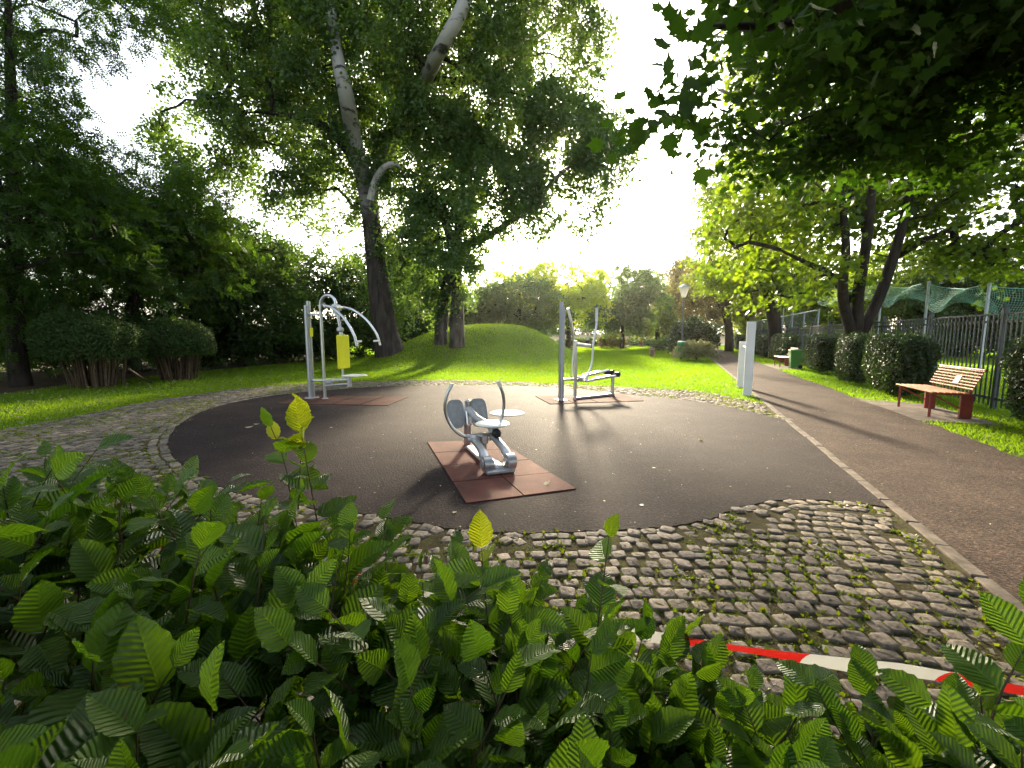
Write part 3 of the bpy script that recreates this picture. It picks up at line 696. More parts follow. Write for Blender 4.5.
# ------------------------------------------------------------------ white board beside the path
n1, n2 = G(747, 396.5), G(740.5, 388)
d_ = (n2-n1); ang = math.atan2(d_.y, d_.x); ln = d_.length
wb = thing('exercise_posts', 'two flat white posts of unequal height joined by a bar beside the path', 'posts', (n1.x, n1.y, 0), ang)
MB().box((0, 0, .91), (.07, .19, 1.82), 0, R(.4), 0, .012).build('post', M['white'], wb)
MB().box((ln, 0, .66), (.07, .19, 1.32), 0, R(-.6), 0, .012).build('post', M['white'], wb)
MB().tube([(.036, 0, 1.18), (ln-.036, 0, 1.18)], .022, 10).build('bar', M['steel'], wb)

# ------------------------------------------------------------------ benches
def make_bench():
    t = thing('park_bench', 'red slatted park bench with a white patch on its back beside the path', 'bench', S(10.5, 4.45, .032), -PA, 'red park benches along the path')
    L = 1.42                     # local: +y along the path, +x towards the fence, sitter faces -x
    fr = []
    for y in (-.60, .58):
        MB().tube([(-.24, y, 0), (-.24, y, .43)], .022, 8).build('front_leg', M['benchred'], t)
        rl = MB(); rl.box((.25, y, .22), (.17, .06, .44), bev=.008); rl.build('rear_leg', M['benchred'], t)
        MB().tube([(-.22, y, .40), (.2, y, .16)], .014, 6).build('strut', M['benchred'], t)
        MB().tube([(-.26, y, .425), (.28, y, .425)], .02, 8).build('seat_rail', M['benchred'], t)
        MB().tube([(.27, y, .40), (.30, y, .55), (.42, y, .86)], .024, 8).build('back_post', M['benchred'], t)
    st = MB()
    for i in range(6): st.box((-.24+i*.088, 0, .452), (.07, L, .026), 0, 0, 0, .006)
    st.build('seat', M['benchwood'], t, 30)
    bk = MB()
    for i in range(7):
        f_ = i/6; bk.box((.275+.125*f_, 0, .53+.315*f_), (.018, L, .026), 0, R(21), 0, .004)
    for i in range(15): bk.tube([(.285, -L/2+.05+i*(L-.1)/14, .50), (.405, -L/2+.05+i*(L-.1)/14, .85)], .009, 6)
    bk.build('backrest', M['benchwood'], t, 30)
    MB().tube([(.41, -L/2, .865), (.41, L/2, .865)], .022, 8).build('top_rail', M['benchred'], t)
    return t
bench = make_bench()
wp_ = MB(); wp_.box((.315, -.12, .66), (.006, .17, .15), 0, R(21), 0, .002); wp_.build('white_patch', M['white'], bench)
b2 = copy_tree(bench); b2.location = S(23.4, 4.45, .032); b2['label'] = 'far red park bench half hidden between the clipped hedges and the light green bin'

# ------------------------------------------------------------------ picket fence
BAY = 2.75
def make_fence(name, label, s0, nbays, t0, h, mat, pick=.145, w=.040):
    f = thing(name, label, 'fence', S(s0, t0), -PA)
    for i in range(nbays+1):
        p = MB().box((0, i*BAY, (h+.12)/2), (.08, .08, h+.12), bev=.008).build('post', mat, f)
        MB().box((0, i*BAY, h+.135), (.095, .095, .03), bev=.008).build('cap', mat, p)
    for i in range(nbays):
        mb = MB(); y0 = i*BAY+.05
        for z in (.22, h-.16): mb.box((0, y0+BAY/2-.05, z), (.035, BAY-.10, .045))
        n = int((BAY-.1)/pick)
        for k in range(n): mb.box((-.024, y0+(k+.5)*(BAY-.1)/n, h/2+.03), (.012, w, h-.08))
        mb.build('picket_panel', mat, f, 0)
        MB().box((0, y0+BAY/2-.05, h-.015), (.05, BAY-.08, .04), bev=.006).build('top_rail', mat, f)
    return f
make_fence('picket_fence', 'long dark metal picket fence running along the right of the path', 3.35, 15, 5.93, 1.93, M['fence'])

# sports ground beyond: net poles, net, steel ball stop frame
npos = [(P(924, 330, 17.2), 3.55), (P(984, 330, 13.9), 3.1), (P(878, 330, 21.5), 4.0)]
tops = []
lb = ['slim grey net pole rising behind the fence, middle of three', 'slim grey net pole rising behind the fence, the one nearest the bench', 'slim grey net pole behind the fence near the forked maple']
for (p, h), l in zip(npos, lb):
    o = thing('net_pole', l, 'pole', (p.x, p.y, 0), 0, 'poles carrying the green net')
    MB().tube([(0, 0, 0), (0, 0, h)], .045, 10).build('shaft', M['galv'], o); MB().lathe([(.05, 0), (.055, .02), (.02, .05)], (0, 0, h), 12).build('cap', M['galv'], o)
    tops.append(Vector((p.x, p.y, h)))
q4 = P(1130, 330, 11.0); tops = [tops[2]+Vector((3.2, 9, .6)), tops[2], tops[0], tops[1], Vector((q4.x, q4.y, 2.95))]
def netmat():
    m, nt, N, L, out = new_mat('green_net'); tc = N('TexCoord')
    b = N('BsdfPrincipled', Roughness=.7); b.inputs['Base Color'].default_value = (.12, .42, .30, 1)
    return m
M['net'] = simple('green_net_cord', (.26, .55, .44), .7, 0, .2, .1)
mb = MB()
for a, b in zip(tops[:-1], tops[1:]):
    L = (b-a).length; n = 46; m = 13
    def pt(u, v):
        p = a.lerp(b, u); sag = .30*4*u*(1-u)
        return Vector((p.x+.25*math.sin(v*3+u*5), p.y+.12*math.sin(u*9+v*2), p.z-.05-sag*.55-(.75+.25*math.sin(u*7)-sag*.3)*v))
    for i in range(n+1): mb.tube([pt(i/n, v/4) for v in range(5)], .0035, 3, False)
    for j in range(m+1): mb.tube([pt(i/14, j/m) for i in range(15)], (.0035 if j else .014), 3, False)
o = mb.build('ball_net', M['net'], None, 0); o.location = (0, 0, 0)
tag(o, 'sagging green ball net slung between the poles behind the fence', 'net')
bf = thing('ball_stop', 'tall pale steel ball stop frame with braces beyond the picket fence', 'sports fence', S(30, 7.3), -PA)
mb = MB()
for i in range(9):
    MB().tube([(0, i*3.2, 0), (0, i*3.2, 3.0+(.6 if i in (2, 3) else 0))], .04, 8).build('post', M['galv'], bf)
for z in (1.5, 2.95): MB().tube([(0, 0, z), (0, 25.6, z)], .025, 6).build('rail', M['galv'], bf)
for i in (0, 2, 4): MB().tube([(0, i*3.2, 2.95), (0, i*3.2+2.0, .9)], .03, 6).build('brace', M['galv'], bf)
for i in range(90): mb.tube([(.03, i*.285, .1), (.03, i*.285, 2.95)], .006, 3, False)
mb.build('mesh_panel', M['galv'], bf, 0)

# ------------------------------------------------------------------ lamp, bins, small far things
l0 = G(681, 360); lp = thing('street_lamp', 'tall dark lamp post with a white tapered lantern beside the path', 'street lamp', (l0.x, l0.y, 0))
pm = MB(); pm.tube([(0, 0, 0), (0, 0, .9), (0, 0, .95), (0, 0, 3.72)], [.075, .075, .05, .042], 12); pm.build('pole', M['lampgrey'], lp)
ln_ = MB(); ln_.lathe([(.10, 3.72), (.14, 3.78), (.30, 4.28), (.29, 4.30)], n=8); lg = ln_.build('lantern', M['glass'], lp, 0)
MB().lathe([(.36, 4.30), (.36, 4.33), (.20, 4.42), (.05, 4.50), (.02, 4.56)], n=8).build('cap', M['galv'], lg, 0)
bn = thing('litter_bin', 'dark green litter bin hung on the lamp post', 'litter bin', (l0.x-.12, l0.y-.36, .18))
MB().lathe([(.22, 0), (.25, .03), (.275, .75), (.275, .80), (.25, .81), (.24, .70)], n=20).build('body', M['bingreen'], bn)
MB().lathe([(.285, .80), (.29, .84), (.27, .92), (.12, .97)], n=20).build('hood', M['bingreen'], bn)
MB().box((.06, .27, .5), (.10, .12, .06)).build('bracket', M['galv'], bn)
wbn = thing('wheelie_bin', 'light green wheeled bin standing between the clipped hedges', 'bin', S(22.25, 4.66, .032), -PA)
wbn.scale = (.85, .85, .9)
bd = MB(); z0 = .06
vs = [(-.2, -.22, z0), (.2, -.22, z0), (.2, .22, z0), (-.2, .22, z0), (-.25, -.27, .86), (.25, -.27, .86), (.25, .27, .86), (-.25, .27, .86)]
bd.add(vs, [(3, 2, 1, 0), (4, 5, 6, 7), (0, 1, 5, 4), (1, 2, 6, 5), (2, 3, 7, 6), (3, 0, 4, 7)]); bd.build('body', M['binlight'], wbn, 0)
MB().box((0, 0, .89), (.54, .58, .05), bev=.02).build('lid', M['binlight'], wbn)
for y in (-.2, .2): MB().lathe([(.09, -.03), (.1, -.02), (.1, .02), (.09, .03)], (.22, y, .10), 16, Matrix.Rotation(R(90), 4, 'X')).build('wheel', M['black'], wbn)
MB().tube([(.28, -.2, .84), (.28, .2, .84)], .018, 8).build('handle', M['black'], wbn)
for px, lb in (((652, 357), 'short wooden post standing alone on the lawn left of the lamp'), ((571.5, 356), 'short wooden post on the lawn behind the cross trainer')):
    p = G(*px); o = thing('wooden_post', lb, 'post', (p.x, p.y, 0), 0, 'short posts on the lawn')
    MB().lathe([(.16, 0), (.16, .60), (.13, .66), (.02, .67)], n=12).build('shaft', M['wood'], o)
    MB().tube([(0, 0, .52), (0, 0, .56)], .165, 12).build('band', M['galv'], o)
p = G(636, 347.5); wf = thing('wooden_pergola', 'bare wooden post frame with a top beam at the far lawn edge', 'wooden frame', (p.x, p.y, 0))
for x, y in ((-.8, 0), (.8, 0), (-.55, 1.0), (.85, 1.0)): MB().box((x, y, .95), (.11, .11, 1.9), bev=.01).build('post', M['wood'], wf)
for y in (0, 1.0): MB().box((.05, y, 1.96), (2.0, .12, .12), bev=.01).build('beam', M['wood'], wf)
p = G(708, 350); wg = thing('wooden_barrier', 'low brown wooden barrier across the far end of the path', 'barrier', (p.x, p.y, 0), R(-15))
for x in (-.9, 0, .9): MB().box((x, 0, .5), (.12, .12, 1.0), bev=.01).build('post', M['wood'], wg)
for z in (.45, .85): MB().box((0, -.075, z), (2.1, .03, .12), bev=.005).build('rail', M['wood'], wg)
def rock(label, p, s_, seed):
    bm = bmesh.new(); bmesh.ops.create_icosphere(bm, subdivisions=3, radius=1)
    V = np.array([tuple(v.co) for v in bm.verts]); k = 1+.16*noise3(V, .5, seed)
    for v, q in zip(bm.verts, k): v.co = Vector((v.co.x*q*s_[0], v.co.y*q*s_[1], max(-.2, v.co.z)*q*s_[2]))
    me = bpy.data.meshes.new('boulder'); bm.to_mesh(me); bm.free()
    o = link('boulder', me, M['stone']); o.location = (p.x, p.y, 0); tag(o, label, 'rock', 'boulders at the far lawn edge')
rock('pale boulder on the far lawn left of the wooden frame', G(619, 347.5), (.55, .4, .38), 3)
rock('darker low boulder touching the pale one on the far lawn', G(626, 347.8), (.5, .4, .25), 8)

# person far off, standing, seen behind the cross trainer
def skinned(name, verts, edges, rad, mat, parent, sub=2):
    me = bpy.data.meshes.new(name); me.from_pydata(verts, edges, []); o = bpy.data.objects.new(name, me); COL.objects.link(o)
    md = o.modifiers.new('s', 'SKIN'); sv = me.skin_vertices[0].data
    for i, r in enumerate(rad): sv[i].radius = r if isinstance(r, tuple) else (r, r)
    sv[0].use_root = True
    m2 = o.modifiers.new('d', 'SUBSURF'); m2.levels = sub; m2.render_levels = sub
    dg = bpy.context.evaluated_depsgraph_get(); m3 = bpy.data.meshes.new_from_object(o.evaluated_get(dg))
    o.modifiers.clear(); o.data = m3; m3.materials.clear(); m3.materials.append(mat); o.parent = parent
    m3.polygons.foreach_set('use_smooth', [True]*len(m3.polygons)); return o
p = G(587.5, 349.5); pr = thing('person', 'person in a pale shirt and dark trousers standing on the far lawn', 'person', (p.x, p.y, 0), R(160))
HJ = dict(pel=(0, 0, .93), wa=(0, 0, 1.1), ch=(0, 0, 1.32), nk=(0, 0, 1.47), hb=(0, .01, 1.55), ht=(0, .015, 1.68), sl=(-.18, 0, 1.40), el=(-.25, .03, 1.12), hl=(-.22, .12, .88), sr=(.18, 0, 1.40), er=(.26, .02, 1.12), hr=(.23, .12, .90),
          kl=(-.10, .02, .50), fl=(-.11, 0, .07), tl=(-.12, .15, .03), kr=(.10, .02, .50), fr=(.12, 0, .07), tr=(.13, .15, .03), hipl=(-.09, 0, .88), hipr=(.09, 0, .88))
ks = list(HJ); ed = [('pel', 'wa'), ('wa', 'ch'), ('ch', 'nk'), ('nk', 'hb'), ('hb', 'ht'), ('ch', 'sl'), ('sl', 'el'), ('el', 'hl'), ('ch', 'sr'), ('sr', 'er'), ('er', 'hr'), ('pel', 'hipl'), ('hipl', 'kl'), ('kl', 'fl'), ('fl', 'tl'), ('pel', 'hipr'), ('hipr', 'kr'), ('kr', 'fr'), ('fr', 'tr')]
rd = dict(pel=(.15, .11), wa=(.13, .10), ch=(.16, .11), nk=.055, hb=.085, ht=.085, sl=.06, el=.042, hl=.04, sr=.06, er=.042, hr=.04, kl=.06, fl=.045, tl=.04, kr=.06, fr=.045, tr=.04, hipl=.085, hipr=.085)
skinned('body', [HJ[k] for k in ks], [(ks.index(a), ks.index(b)) for a, b in ed], [rd[k] for k in ks], M['skin'], pr)
kk = ['wa', 'ch', 'sl', 'sr', 'pel']; e2 = [(0, 1), (1, 2), (1, 3), (0, 4), (2, 5), (3, 6)]
vv_ = [HJ[k] for k in kk]+[(-.225, .015, 1.22), (.23, .01, 1.22)]
skinned('shirt', vv_, e2, [(.15, .12), (.18, .13), .08, .08, (.165, .125), .07, .07], M['shirt'], pr)
kk = ['pel', 'hipl', 'kl', 'hipr', 'kr']; vv_ = [HJ[k] for k in kk]+[(-.11, 0, .10), (.12, 0, .10)]
skinned('trousers', vv_, [(0, 1), (1, 2), (2, 5), (0, 3), (3, 4), (4, 6)], [(.155, .12), .10, .075, .10, .075, .065, .065], M['trouser'], pr)
skinned('hair', [(0, -.03, 1.60), (0, -.005, 1.70)], [(0, 1)], [.085, .09], M['hair'], pr)

# ------------------------------------------------------------------ clipped hedges along the fence
def box_hedge(label, s0, s1, t0, t1, h, seed, leafn, size=.055, group='clipped hedges along the fence', mat='l_hedge'):
    g = np.random.default_rng(seed); cs, ctt = (s0+s1)/2, (t0+t1)/2; b = S(cs, ctt)
    t = thing('clipped_hedge', label, 'hedge', b, -PA, group)
    hx, hy = (t1-t0)/2, (s1-s0)/2
    # rounded box sampled by pushing random directions onto a superellipsoid
    d = unit(g.normal(size=(leafn, 3))); e = 5.0
    q = d/((np.abs(d)**e).sum(1, keepdims=True)**(1/e))
    lump = 1+.05*noise3(q, .9, seed+1)+.03*noise3(q, 2.2, seed+2)
    dep = 1-.14*g.random(leafn)**1.5
    p = q*np.array((hx, hy, h/2-.06))*(lump*dep)[:, None]+np.array((0, 0, h/2+.06))
    taper = .86+.14*np.clip(p[:, 2]/h, 0, 1); p[:, 0] *= taper; p[:, 1] *= taper
    nr = q**3*np.array((1/hx, 1/hy, 2/h))+g.normal(size=p.shape)*.5; dr = g.normal(size=p.shape); dr[:, 2] += .5
    stick = g.random(leafn) < .03; p[stick] += unit(q[stick])*.05
    V, Fc, r = place(T_RHOMB, p, dr, unit(nr), size*(.6+.8*g.random(leafn)), np.clip(.45+g.normal(size=leafn)*.25, 0, 1))
    link('foliage', np_mesh('foliage', V, Fc, r, smooth=False), M[mat], t)
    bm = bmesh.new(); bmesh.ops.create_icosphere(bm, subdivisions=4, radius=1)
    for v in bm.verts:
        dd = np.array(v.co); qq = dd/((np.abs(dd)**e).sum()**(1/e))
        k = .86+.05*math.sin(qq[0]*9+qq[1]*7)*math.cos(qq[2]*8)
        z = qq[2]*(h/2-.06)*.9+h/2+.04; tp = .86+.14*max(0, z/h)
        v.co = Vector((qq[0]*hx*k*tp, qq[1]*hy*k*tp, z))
    me = bpy.data.meshes.new('shade_core_mesh'); bm.to_mesh(me); bm.free(); link('shade_core', me, M['core'], t)  # added solid dark core stands in for the shaded depth behind the leaves
    return t
HS = [('clipped hedge at the right edge, nearest to the camera', 7.5, 10.0, 5.0, 5.85, 1.5, 16000), ('large boxy clipped hedge just left of the red bench', 12.3, 14.6, 4.55, 5.45, 1.5, 20000),
      ('narrow clipped hedge in front of the forked maple trunk', 15.1, 16.7, 4.5, 5.25, 1.5, 10000), ('square clipped hedge just right of the light green bin', 19.0, 21.4, 4.7, 5.6, 1.5, 11000),
      ('clipped hedge behind the far red bench', 24.9, 29.6, 4.75, 5.5, 1.5, 10000), ('clipped hedge right of the white board, third from the lamp end', 31.8, 35.4, 4.8, 5.6, 1.5, 6000),
      ('small clipped hedge just left of the white board', 36.5, 41, 4.75, 5.6, 1.45, 4500), ('small clipped hedge left of the white board, second from the path end', 44, 49, 4.7, 5.6, 1.5, 4000), ('clipped hedge at the far end of the path', 52, 58, 4.7, 5.6, 1.5, 4000)]
for i, (lb, s0, s1, t0, t1, h, n) in enumerate(HS): box_hedge(lb, s0, s1, t0, t1, h, 100+i, n, .055 if s0 < 20 else .085)

# ------------------------------------------------------------------ mushroom clipped bushes on the left
def mushroom(label, c, w, dpt, h, seed, n=30000):
    g = np.random.default_rng(seed); t = thing('clipped_bush', label, 'bush', c, 0, 'clipped bushes on bare stems')
    d = unit(g.normal(size=(n, 3))); d[:, 2] = np.where(d[:, 2] < -.25, -d[:, 2]*.6, d[:, 2]); d = unit(d)
    e = 2.3; q = d/((np.abs(d)**e).sum(1, keepdims=True)**(1/e))
    lump = 1+.06*noise3(q, .8, seed+1)+.03*noise3(q, 2.4, seed+2)
    hz = h*.47; p = q*np.array((w/2, dpt/2, hz))*(lump*(1-.22*g.random(n)**1.3))[:, None]+np.array((0, 0, h-hz))
    low = p[:, 2] < h-hz; p[low, :2] *= (1-.12*((h-hz-p[low, 2])/hz))[:, None]
    nr = unit(q)+g.normal(size=p.shape)*.5; dr = g.normal(size=p.shape); dr[:, 2] += .3
    V, Fc, r = place(T_RHOMB, p, dr, nr, .052*(.6+.8*g.random(n)), np.clip(.45+g.normal(size=n)*.25, 0, 1))
    link('foliage', np_mesh('foliage', V, Fc, r, smooth=False), M['l_bush'], t)
    mb = MB(); rr = random.Random(seed)
    for i in range(70):
        a = rr.uniform(0, 6.283); k = rr.random()**.5; b = Vector((math.cos(a)*w*.24*k, math.sin(a)*dpt*.24*k, 0))
        tp = Vector((b.x*1.55+rr.uniform(-.1, .1), b.y*1.55+rr.uniform(-.1, .1), h*rr.uniform(.72, .9)))
        md = b.lerp(tp, .5)+Vector((rr.uniform(-.06, .06), rr.uniform(-.06, .06), 0))
        r0 = rr.uniform(.012, .03); mb.tube(spline([b, md, tp], 3), [r0, r0, r0*.9, r0*.8, r0*.7, r0*.6, r0*.5], 6)
    mb.build('stems', M['stem'], t)
    return t
mushroom('wide flat topped clipped bush on bare brown stems, left of a pair', P(97, 388, 12.3)*1.0, 2.45, 2.2, 2.05, 61)
bpy.data.objects['clipped_bush'].location.z = 0
o = mushroom('rounded clipped bush on bare stems, right of a pair', P(178, 380, 14.4), 2.45, 2.2, 1.98, 62, 25000); o.location.z = 0
st = MB().tube([G(129, 369, .75), G(141, 377, .38), G(152, 383, .02)], .022, 8).build('leaning_stick', M['twig'])
tag(st, 'bare stick leaning between the two clipped bushes', 'stick')

# ------------------------------------------------------------------ trees
# old poplar
YP = 22.5
def limb(Y, pts, rpx): return ([P(x, y, Y+(dz[0] if dz else 0)) for x, y, *dz in pts], [r*Y/F for r in rpx])
lim = [limb(YP, [(393, 367), (386, 335), (379, 290), (374, 245), (369, 205), (362, 172)], [17.5, 12.5, 10.3, 8.9, 8.2, 7.6]),
       limb(YP, [(364, 180), (353, 135, -1.2), (346, 95, -2.6), (338, 60, -2.8), (332, 15, -1.5), (325, -60), (318, -140)], [7.2, 6.8, 6.2, 5, 4, 2.8, 1.2]),
       limb(YP, [(367, 190), (390, 150, .8), (418, 95, -.6), (440, 50, -3.2), (465, 0, -3.8), (480, -70, -2.5), (492, -160, .6)], [6.8, 6.3, 6, 5.6, 5.2, 3.8, 1.2]),
       limb(YP, [(362, 172), (330, 130, -1), (285, 115, -1.5), (245, 112, -1.5)], [5, 3.5, 2, .5]),
       limb(YP, [(350, 110), (300, 60, 1), (250, 30, 1.5), (190, 10, 2)], [5, 4, 2.5, 1]),
       limb(YP, [(425, 80, 1), (470, 80, 2), (520, 50, 2.5), (560, 20, 3)], [5, 4, 2.5, 1])]
bl = [B(312, 20, 95, 75, YP, 4.5, 1.2), B(237, 20, 52, 50, YP, 3, 1.6), B(125, -10, 28, 13, YP, 1.0, 1.2), B(240, 80, 45, 40, YP-2, 2), B(205, 128, 38, 32, YP-2, 1.6, 2.4), B(205, 178, 17, 30, YP-2, 1, 2.0), B(280, 130, 55, 50, YP, 2.5), B(285, 180, 16, 26, YP-.5, .9, 1.6), B(320, 175, 40, 40, YP, 2, .8),
      B(330, 90, 70, 70, YP, 3.5), B(410, 50, 95, 85, YP, 4.5), B(500, 30, 90, 75, YP, 4), B(560, 0, 50, 45, YP, 2.5), B(480, 100, 80, 55, YP, 3), B(400, 140, 55, 50, YP, 3, .8), B(345, 215, 25, 40, YP+1, 1.6, .6), B(400, -110, 200, 110, YP, 7)]
def dead(t, b):
    mb = MB(); mb.tube([p-b for p in spline([P(371, 200, YP-.8), P(376, 180, YP-1.0), (P(384, 168, YP-1.1)), P(394, 164, YP-1.2), P(402, 168, YP-1.2)], 5)], [.22, .21, .2, .19, .18, .17, .17, .16, .16, .15, .15, .14, .14, .13, .12, .12, .1, .1, .08, .07, .06], 9)
    mb.build('dead_limb', M['deadwood'], t)
make_tree('poplar_tree', 'huge old poplar with leaning dark trunk and pale upper limbs on the lawn', G(393, 365), lim, bl, 'barkpoplar', 'l_poplar', T_ROUND, 7000, 46, .14, .8, 1.0, .17, .32, -.02, 301, 420, extra=dead, r0=.014)
# twin stemmed tree on the hill
YS = 22.6
lim = [limb(YS, [(441, 346), (442, 320), (447, 285), (455, 245), (470, 200), (490, 150)], [7, 6.2, 5.4, 4.6, 3.5, 1.2]),
       limb(YS, [(457, 348, -.4), (457, 320, -.4), (457, 280), (450, 235), (430, 190), (415, 150)], [8, 6.8, 5.4, 4.5, 3.4, 1.2]),
       limb(YS, [(452, 250), (490, 235), (530, 205), (565, 170), (595, 155)], [4.5, 3.5, 3, 2, 1]), limb(YS, [(452, 262), (425, 250), (400, 250)], [3, 2, 1])]
bl = [B(525, 140, 70, 50, YS, 3), B(575, 120, 40, 40, YS, 2), B(600, 160, 25, 25, YS, 1.3), B(560, 195, 45, 35, YS, 2), B(585, 225, 18, 35, YS, 1, .8), B(440, 170, 60, 50, YS+1, 2.5), B(490, 185, 45, 40, YS, 2.2), B(400, 215, 40, 40, YS+1, 2, .9),
      B(415, 265, 35, 40, YS+1, 1.8, .8), B(455, 285, 25, 28, YS-1, 1.2, .8), B(385, 280, 22, 40, YS+2, 1.2, .7), B(500, 215, 30, 22, YS, 1.2, .6), B(452, 215, 38, 42, YS-1.6, 1.2, 2.2), B(445, 275, 26, 26, YS-1.3, 1, 1.8)]
make_tree('twin_stem_tree', 'two stemmed tree with patchy pale bark rising from the grassy mound', (P(449, 347, YS).x, YS, float(mound_h(P(449, 347, YS).x, YS))-.15), lim, bl, 'barkbirch', 'l_second', T_ROUND, 2800, 40, .14, .75, .8, .17, .36, .02, 302, 260, r0=.013)

# wood on the left
def wood(name, label, px, Y, rpx, top, bl, leaf, T, n, m, size, seed, group='trees of the dark wood on the left', length=.9, droop=.3, spread=.16, thr=-.3, freq=.3, bark='bark'):
    b = P(px, 340, Y); b.z = 0
    tp = P(px+top[0], top[1], Y)
    lim = [([b+Vector((0, 0, -.1)), b+Vector((.05, 0, 1.5)), b.lerp(tp, .55), tp], [rpx*Y/F*1.3, rpx*Y/F, rpx*Y/F*.7, .03])]
    for i in range(5):
        q = bl[i % len(bl)]; a = b.lerp(tp, .3+.1*i); c = Vector(q[:3])
        lim.append(([a, a.lerp(c, .5)+Vector((0, 0, .4)), c], [rpx*Y/F*.5, rpx*Y/F*.35, .02]))
    return make_tree(name, label, b, lim, bl, bark, leaf, T, n, m, size, length, droop, spread, freq, thr, seed, 220, group)
wood('feathery_tree', 'tall feathery leaved tree at the left edge of the picture', 15, 12.5, 7, (-10, -80),
     [B(-40, 55, 60, 28, 12.5, 2.2), B(10, 18, 36, 12, 12, 1.2, 1.4), B(-15, 108, 50, 22, 12.5, 1.6), B(35, 168, 62, 36, 13, 2.2), B(20, 210, 90, 50, 13, 2.5), B(60, 270, 80, 50, 14, 2.2), B(-40, 150, 80, 120, 12, 2.5), B(0, -80, 120, 90, 12.5, 3), B(10, 330, 80, 30, 14, 2), B(-70, 300, 80, 60, 12, 2), (-15.5, 5.0, 5.5, 2.6, 5.5, 4.5, .5)],  # last lobe is out of view, added to block sky light
     'l_feather', T_PIN, 2200, 13, .28, 311, length=1.0, droop=.35, spread=.12, thr=-.15, freq=.45)
wood('leafy_tree', 'bright topped tree second from the left edge of the wood', 130, 17, 6, (5, 190),
     [B(120, 175, 45, 35, 17, 1.8), B(150, 205, 55, 40, 17, 2.2), B(100, 240, 70, 50, 17, 2.6), B(170, 260, 60, 50, 18, 2.5), B(110, 310, 80, 40, 18, 2.6), B(50, 280, 50, 60, 18, 2)],
     'l_feather', T_PIN, 1500, 13, .32, 312, length=1.1, droop=.3, thr=-.25, freq=.35)
wood('dark_leafy_tree', 'rounded dark tree standing behind the two clipped bushes', 205, 20.5, 5, (0, 215),
     [B(200, 245, 45, 32, 20.5, 2), B(240, 265, 45, 35, 21, 2), B(200, 295, 60, 40, 20.5, 2.4), B(250, 310, 45, 40, 21, 2), B(190, 340, 70, 22, 21, 2)], 'l_dark', T_RHOMB, 1300, 34, .17, 313, thr=-.3)
wood('dark_leafy_tree', 'dark bushy tree behind the chest press, with sky gaps on top', 285, 27, 5, (10, 240),
     [B(280, 268, 35, 22, 27, 2), B(310, 285, 45, 35, 27, 2.4), B(270, 315, 50, 35, 27, 2.5), B(340, 290, 30, 40, 28, 2), B(330, 330, 50, 22, 27, 2.2), B(345, 255, 14, 14, 28, .9)], 'l_dark', T_RHOMB, 1300, 32, .2, 314, thr=-.2)
wood('dark_leafy_tree', 'dark tree just behind the poplar trunk', 400, 33, 4, (5, 240),
     [B(395, 270, 35, 30, 33, 2.5), B(420, 300, 40, 35, 33, 2.8), B(380, 315, 40, 30, 33, 2.6), B(440, 320, 35, 25, 34, 2.4)], 'l_dark', T_RHOMB, 900, 30, .24, 315, thr=-.25)
wood('under_shrub', 'dark undergrowth shrub at the foot of the wood behind the clipped bushes', 60, 18.5, 2, (0, 320),
     [B(20, 345, 80, 28, 18.5, 2), B(110, 345, 70, 25, 18.5, 1.6), B(-50, 345, 60, 30, 17, 1.6)], 'l_dark', T_RHOMB, 800, 32, .13, 316, length=.5)
wood('under_shrub', 'dark undergrowth shrub behind the chest press at the lawn edge', 270, 25, 2, (0, 325),
     [B(235, 343, 50, 18, 24, 1.6), B(300, 343, 45, 18, 25, 1.6), B(350, 340, 35, 20, 26, 1.6), B(405, 338, 30, 18, 29, 1.6)], 'l_dark', T_RHOMB, 900, 32, .15, 317, length=.5)

# trees beyond the hill
FG = 'trees beyond the lawn'
wood('yellow_tree', 'bright yellow green tree glowing beyond the grassy mound', 568, 42, 2.4, (0, 275), [B(565, 282, 38, 20, 42, 3), B(545, 290, 30, 18, 42, 2.4), B(580, 305, 25, 20, 42, 2.2), B(515, 280, 22, 14, 43, 2, .8)], 'l_yellow', T_RHOMB, 700, 30, .26, 321, FG, .9, .4)
wood('green_tree', 'blue green tree in front of the yellow one beyond the mound', 520, 37, 2.4, (0, 290), [B(520, 303, 38, 24, 37, 2.8), B(490, 310, 25, 22, 37, 2.2), B(545, 320, 25, 18, 37, 2), B(510, 330, 40, 14, 37, 2.2)], 'l_green', T_RHOMB, 800, 30, .22, 322, FG, .8, .6)
wood('lime_tree', 'lime coloured small tree left of the mound, behind the twin stems', 475, 39, 2.2, (0, 290), [B(470, 308, 28, 22, 39, 2.2), B(490, 300, 14, 14, 39, 1.3), B(455, 325, 28, 18, 39, 2.2)], 'l_lime', T_RHOMB, 500, 28, .22, 323, FG, .8, .5)
wood('green_tree', 'rounded mid green tree with dark base right of the yellow tree', 622, 47, 1.8, (0, 275), [B(625, 288, 32, 18, 47, 3), B(605, 305, 28, 22, 47, 2.6), B(640, 308, 28, 20, 47, 2.6), B(620, 316, 34, 10, 47, 2.8)], 'l_green', T_RHOMB, 900, 30, .26, 324, FG, .9, .4)
wood('lime_tree', 'small lime tree with thin stem left of the street lamp', 657, 50, 2.2, (0, 300), [B(655, 318, 16, 14, 50, 1.6), B(663, 328, 12, 9, 50, 1.3), B(648, 326, 10, 9, 50, 1.2)], 'l_lime', T_RHOMB, 320, 28, .24, 325, FG, .7, .4)
wood('copper_tree', 'copper brown tree behind the street lamp', 692, 52, 2.2, (0, 265), [B(680, 285, 24, 22, 52, 2.6), B(700, 275, 26, 24, 52, 2.8), B(672, 305, 15, 15, 52, 1.8), B(710, 300, 22, 18, 52, 2.4)], 'l_copper', T_RHOMB, 700, 28, .26, 326, FG, .9, .4)
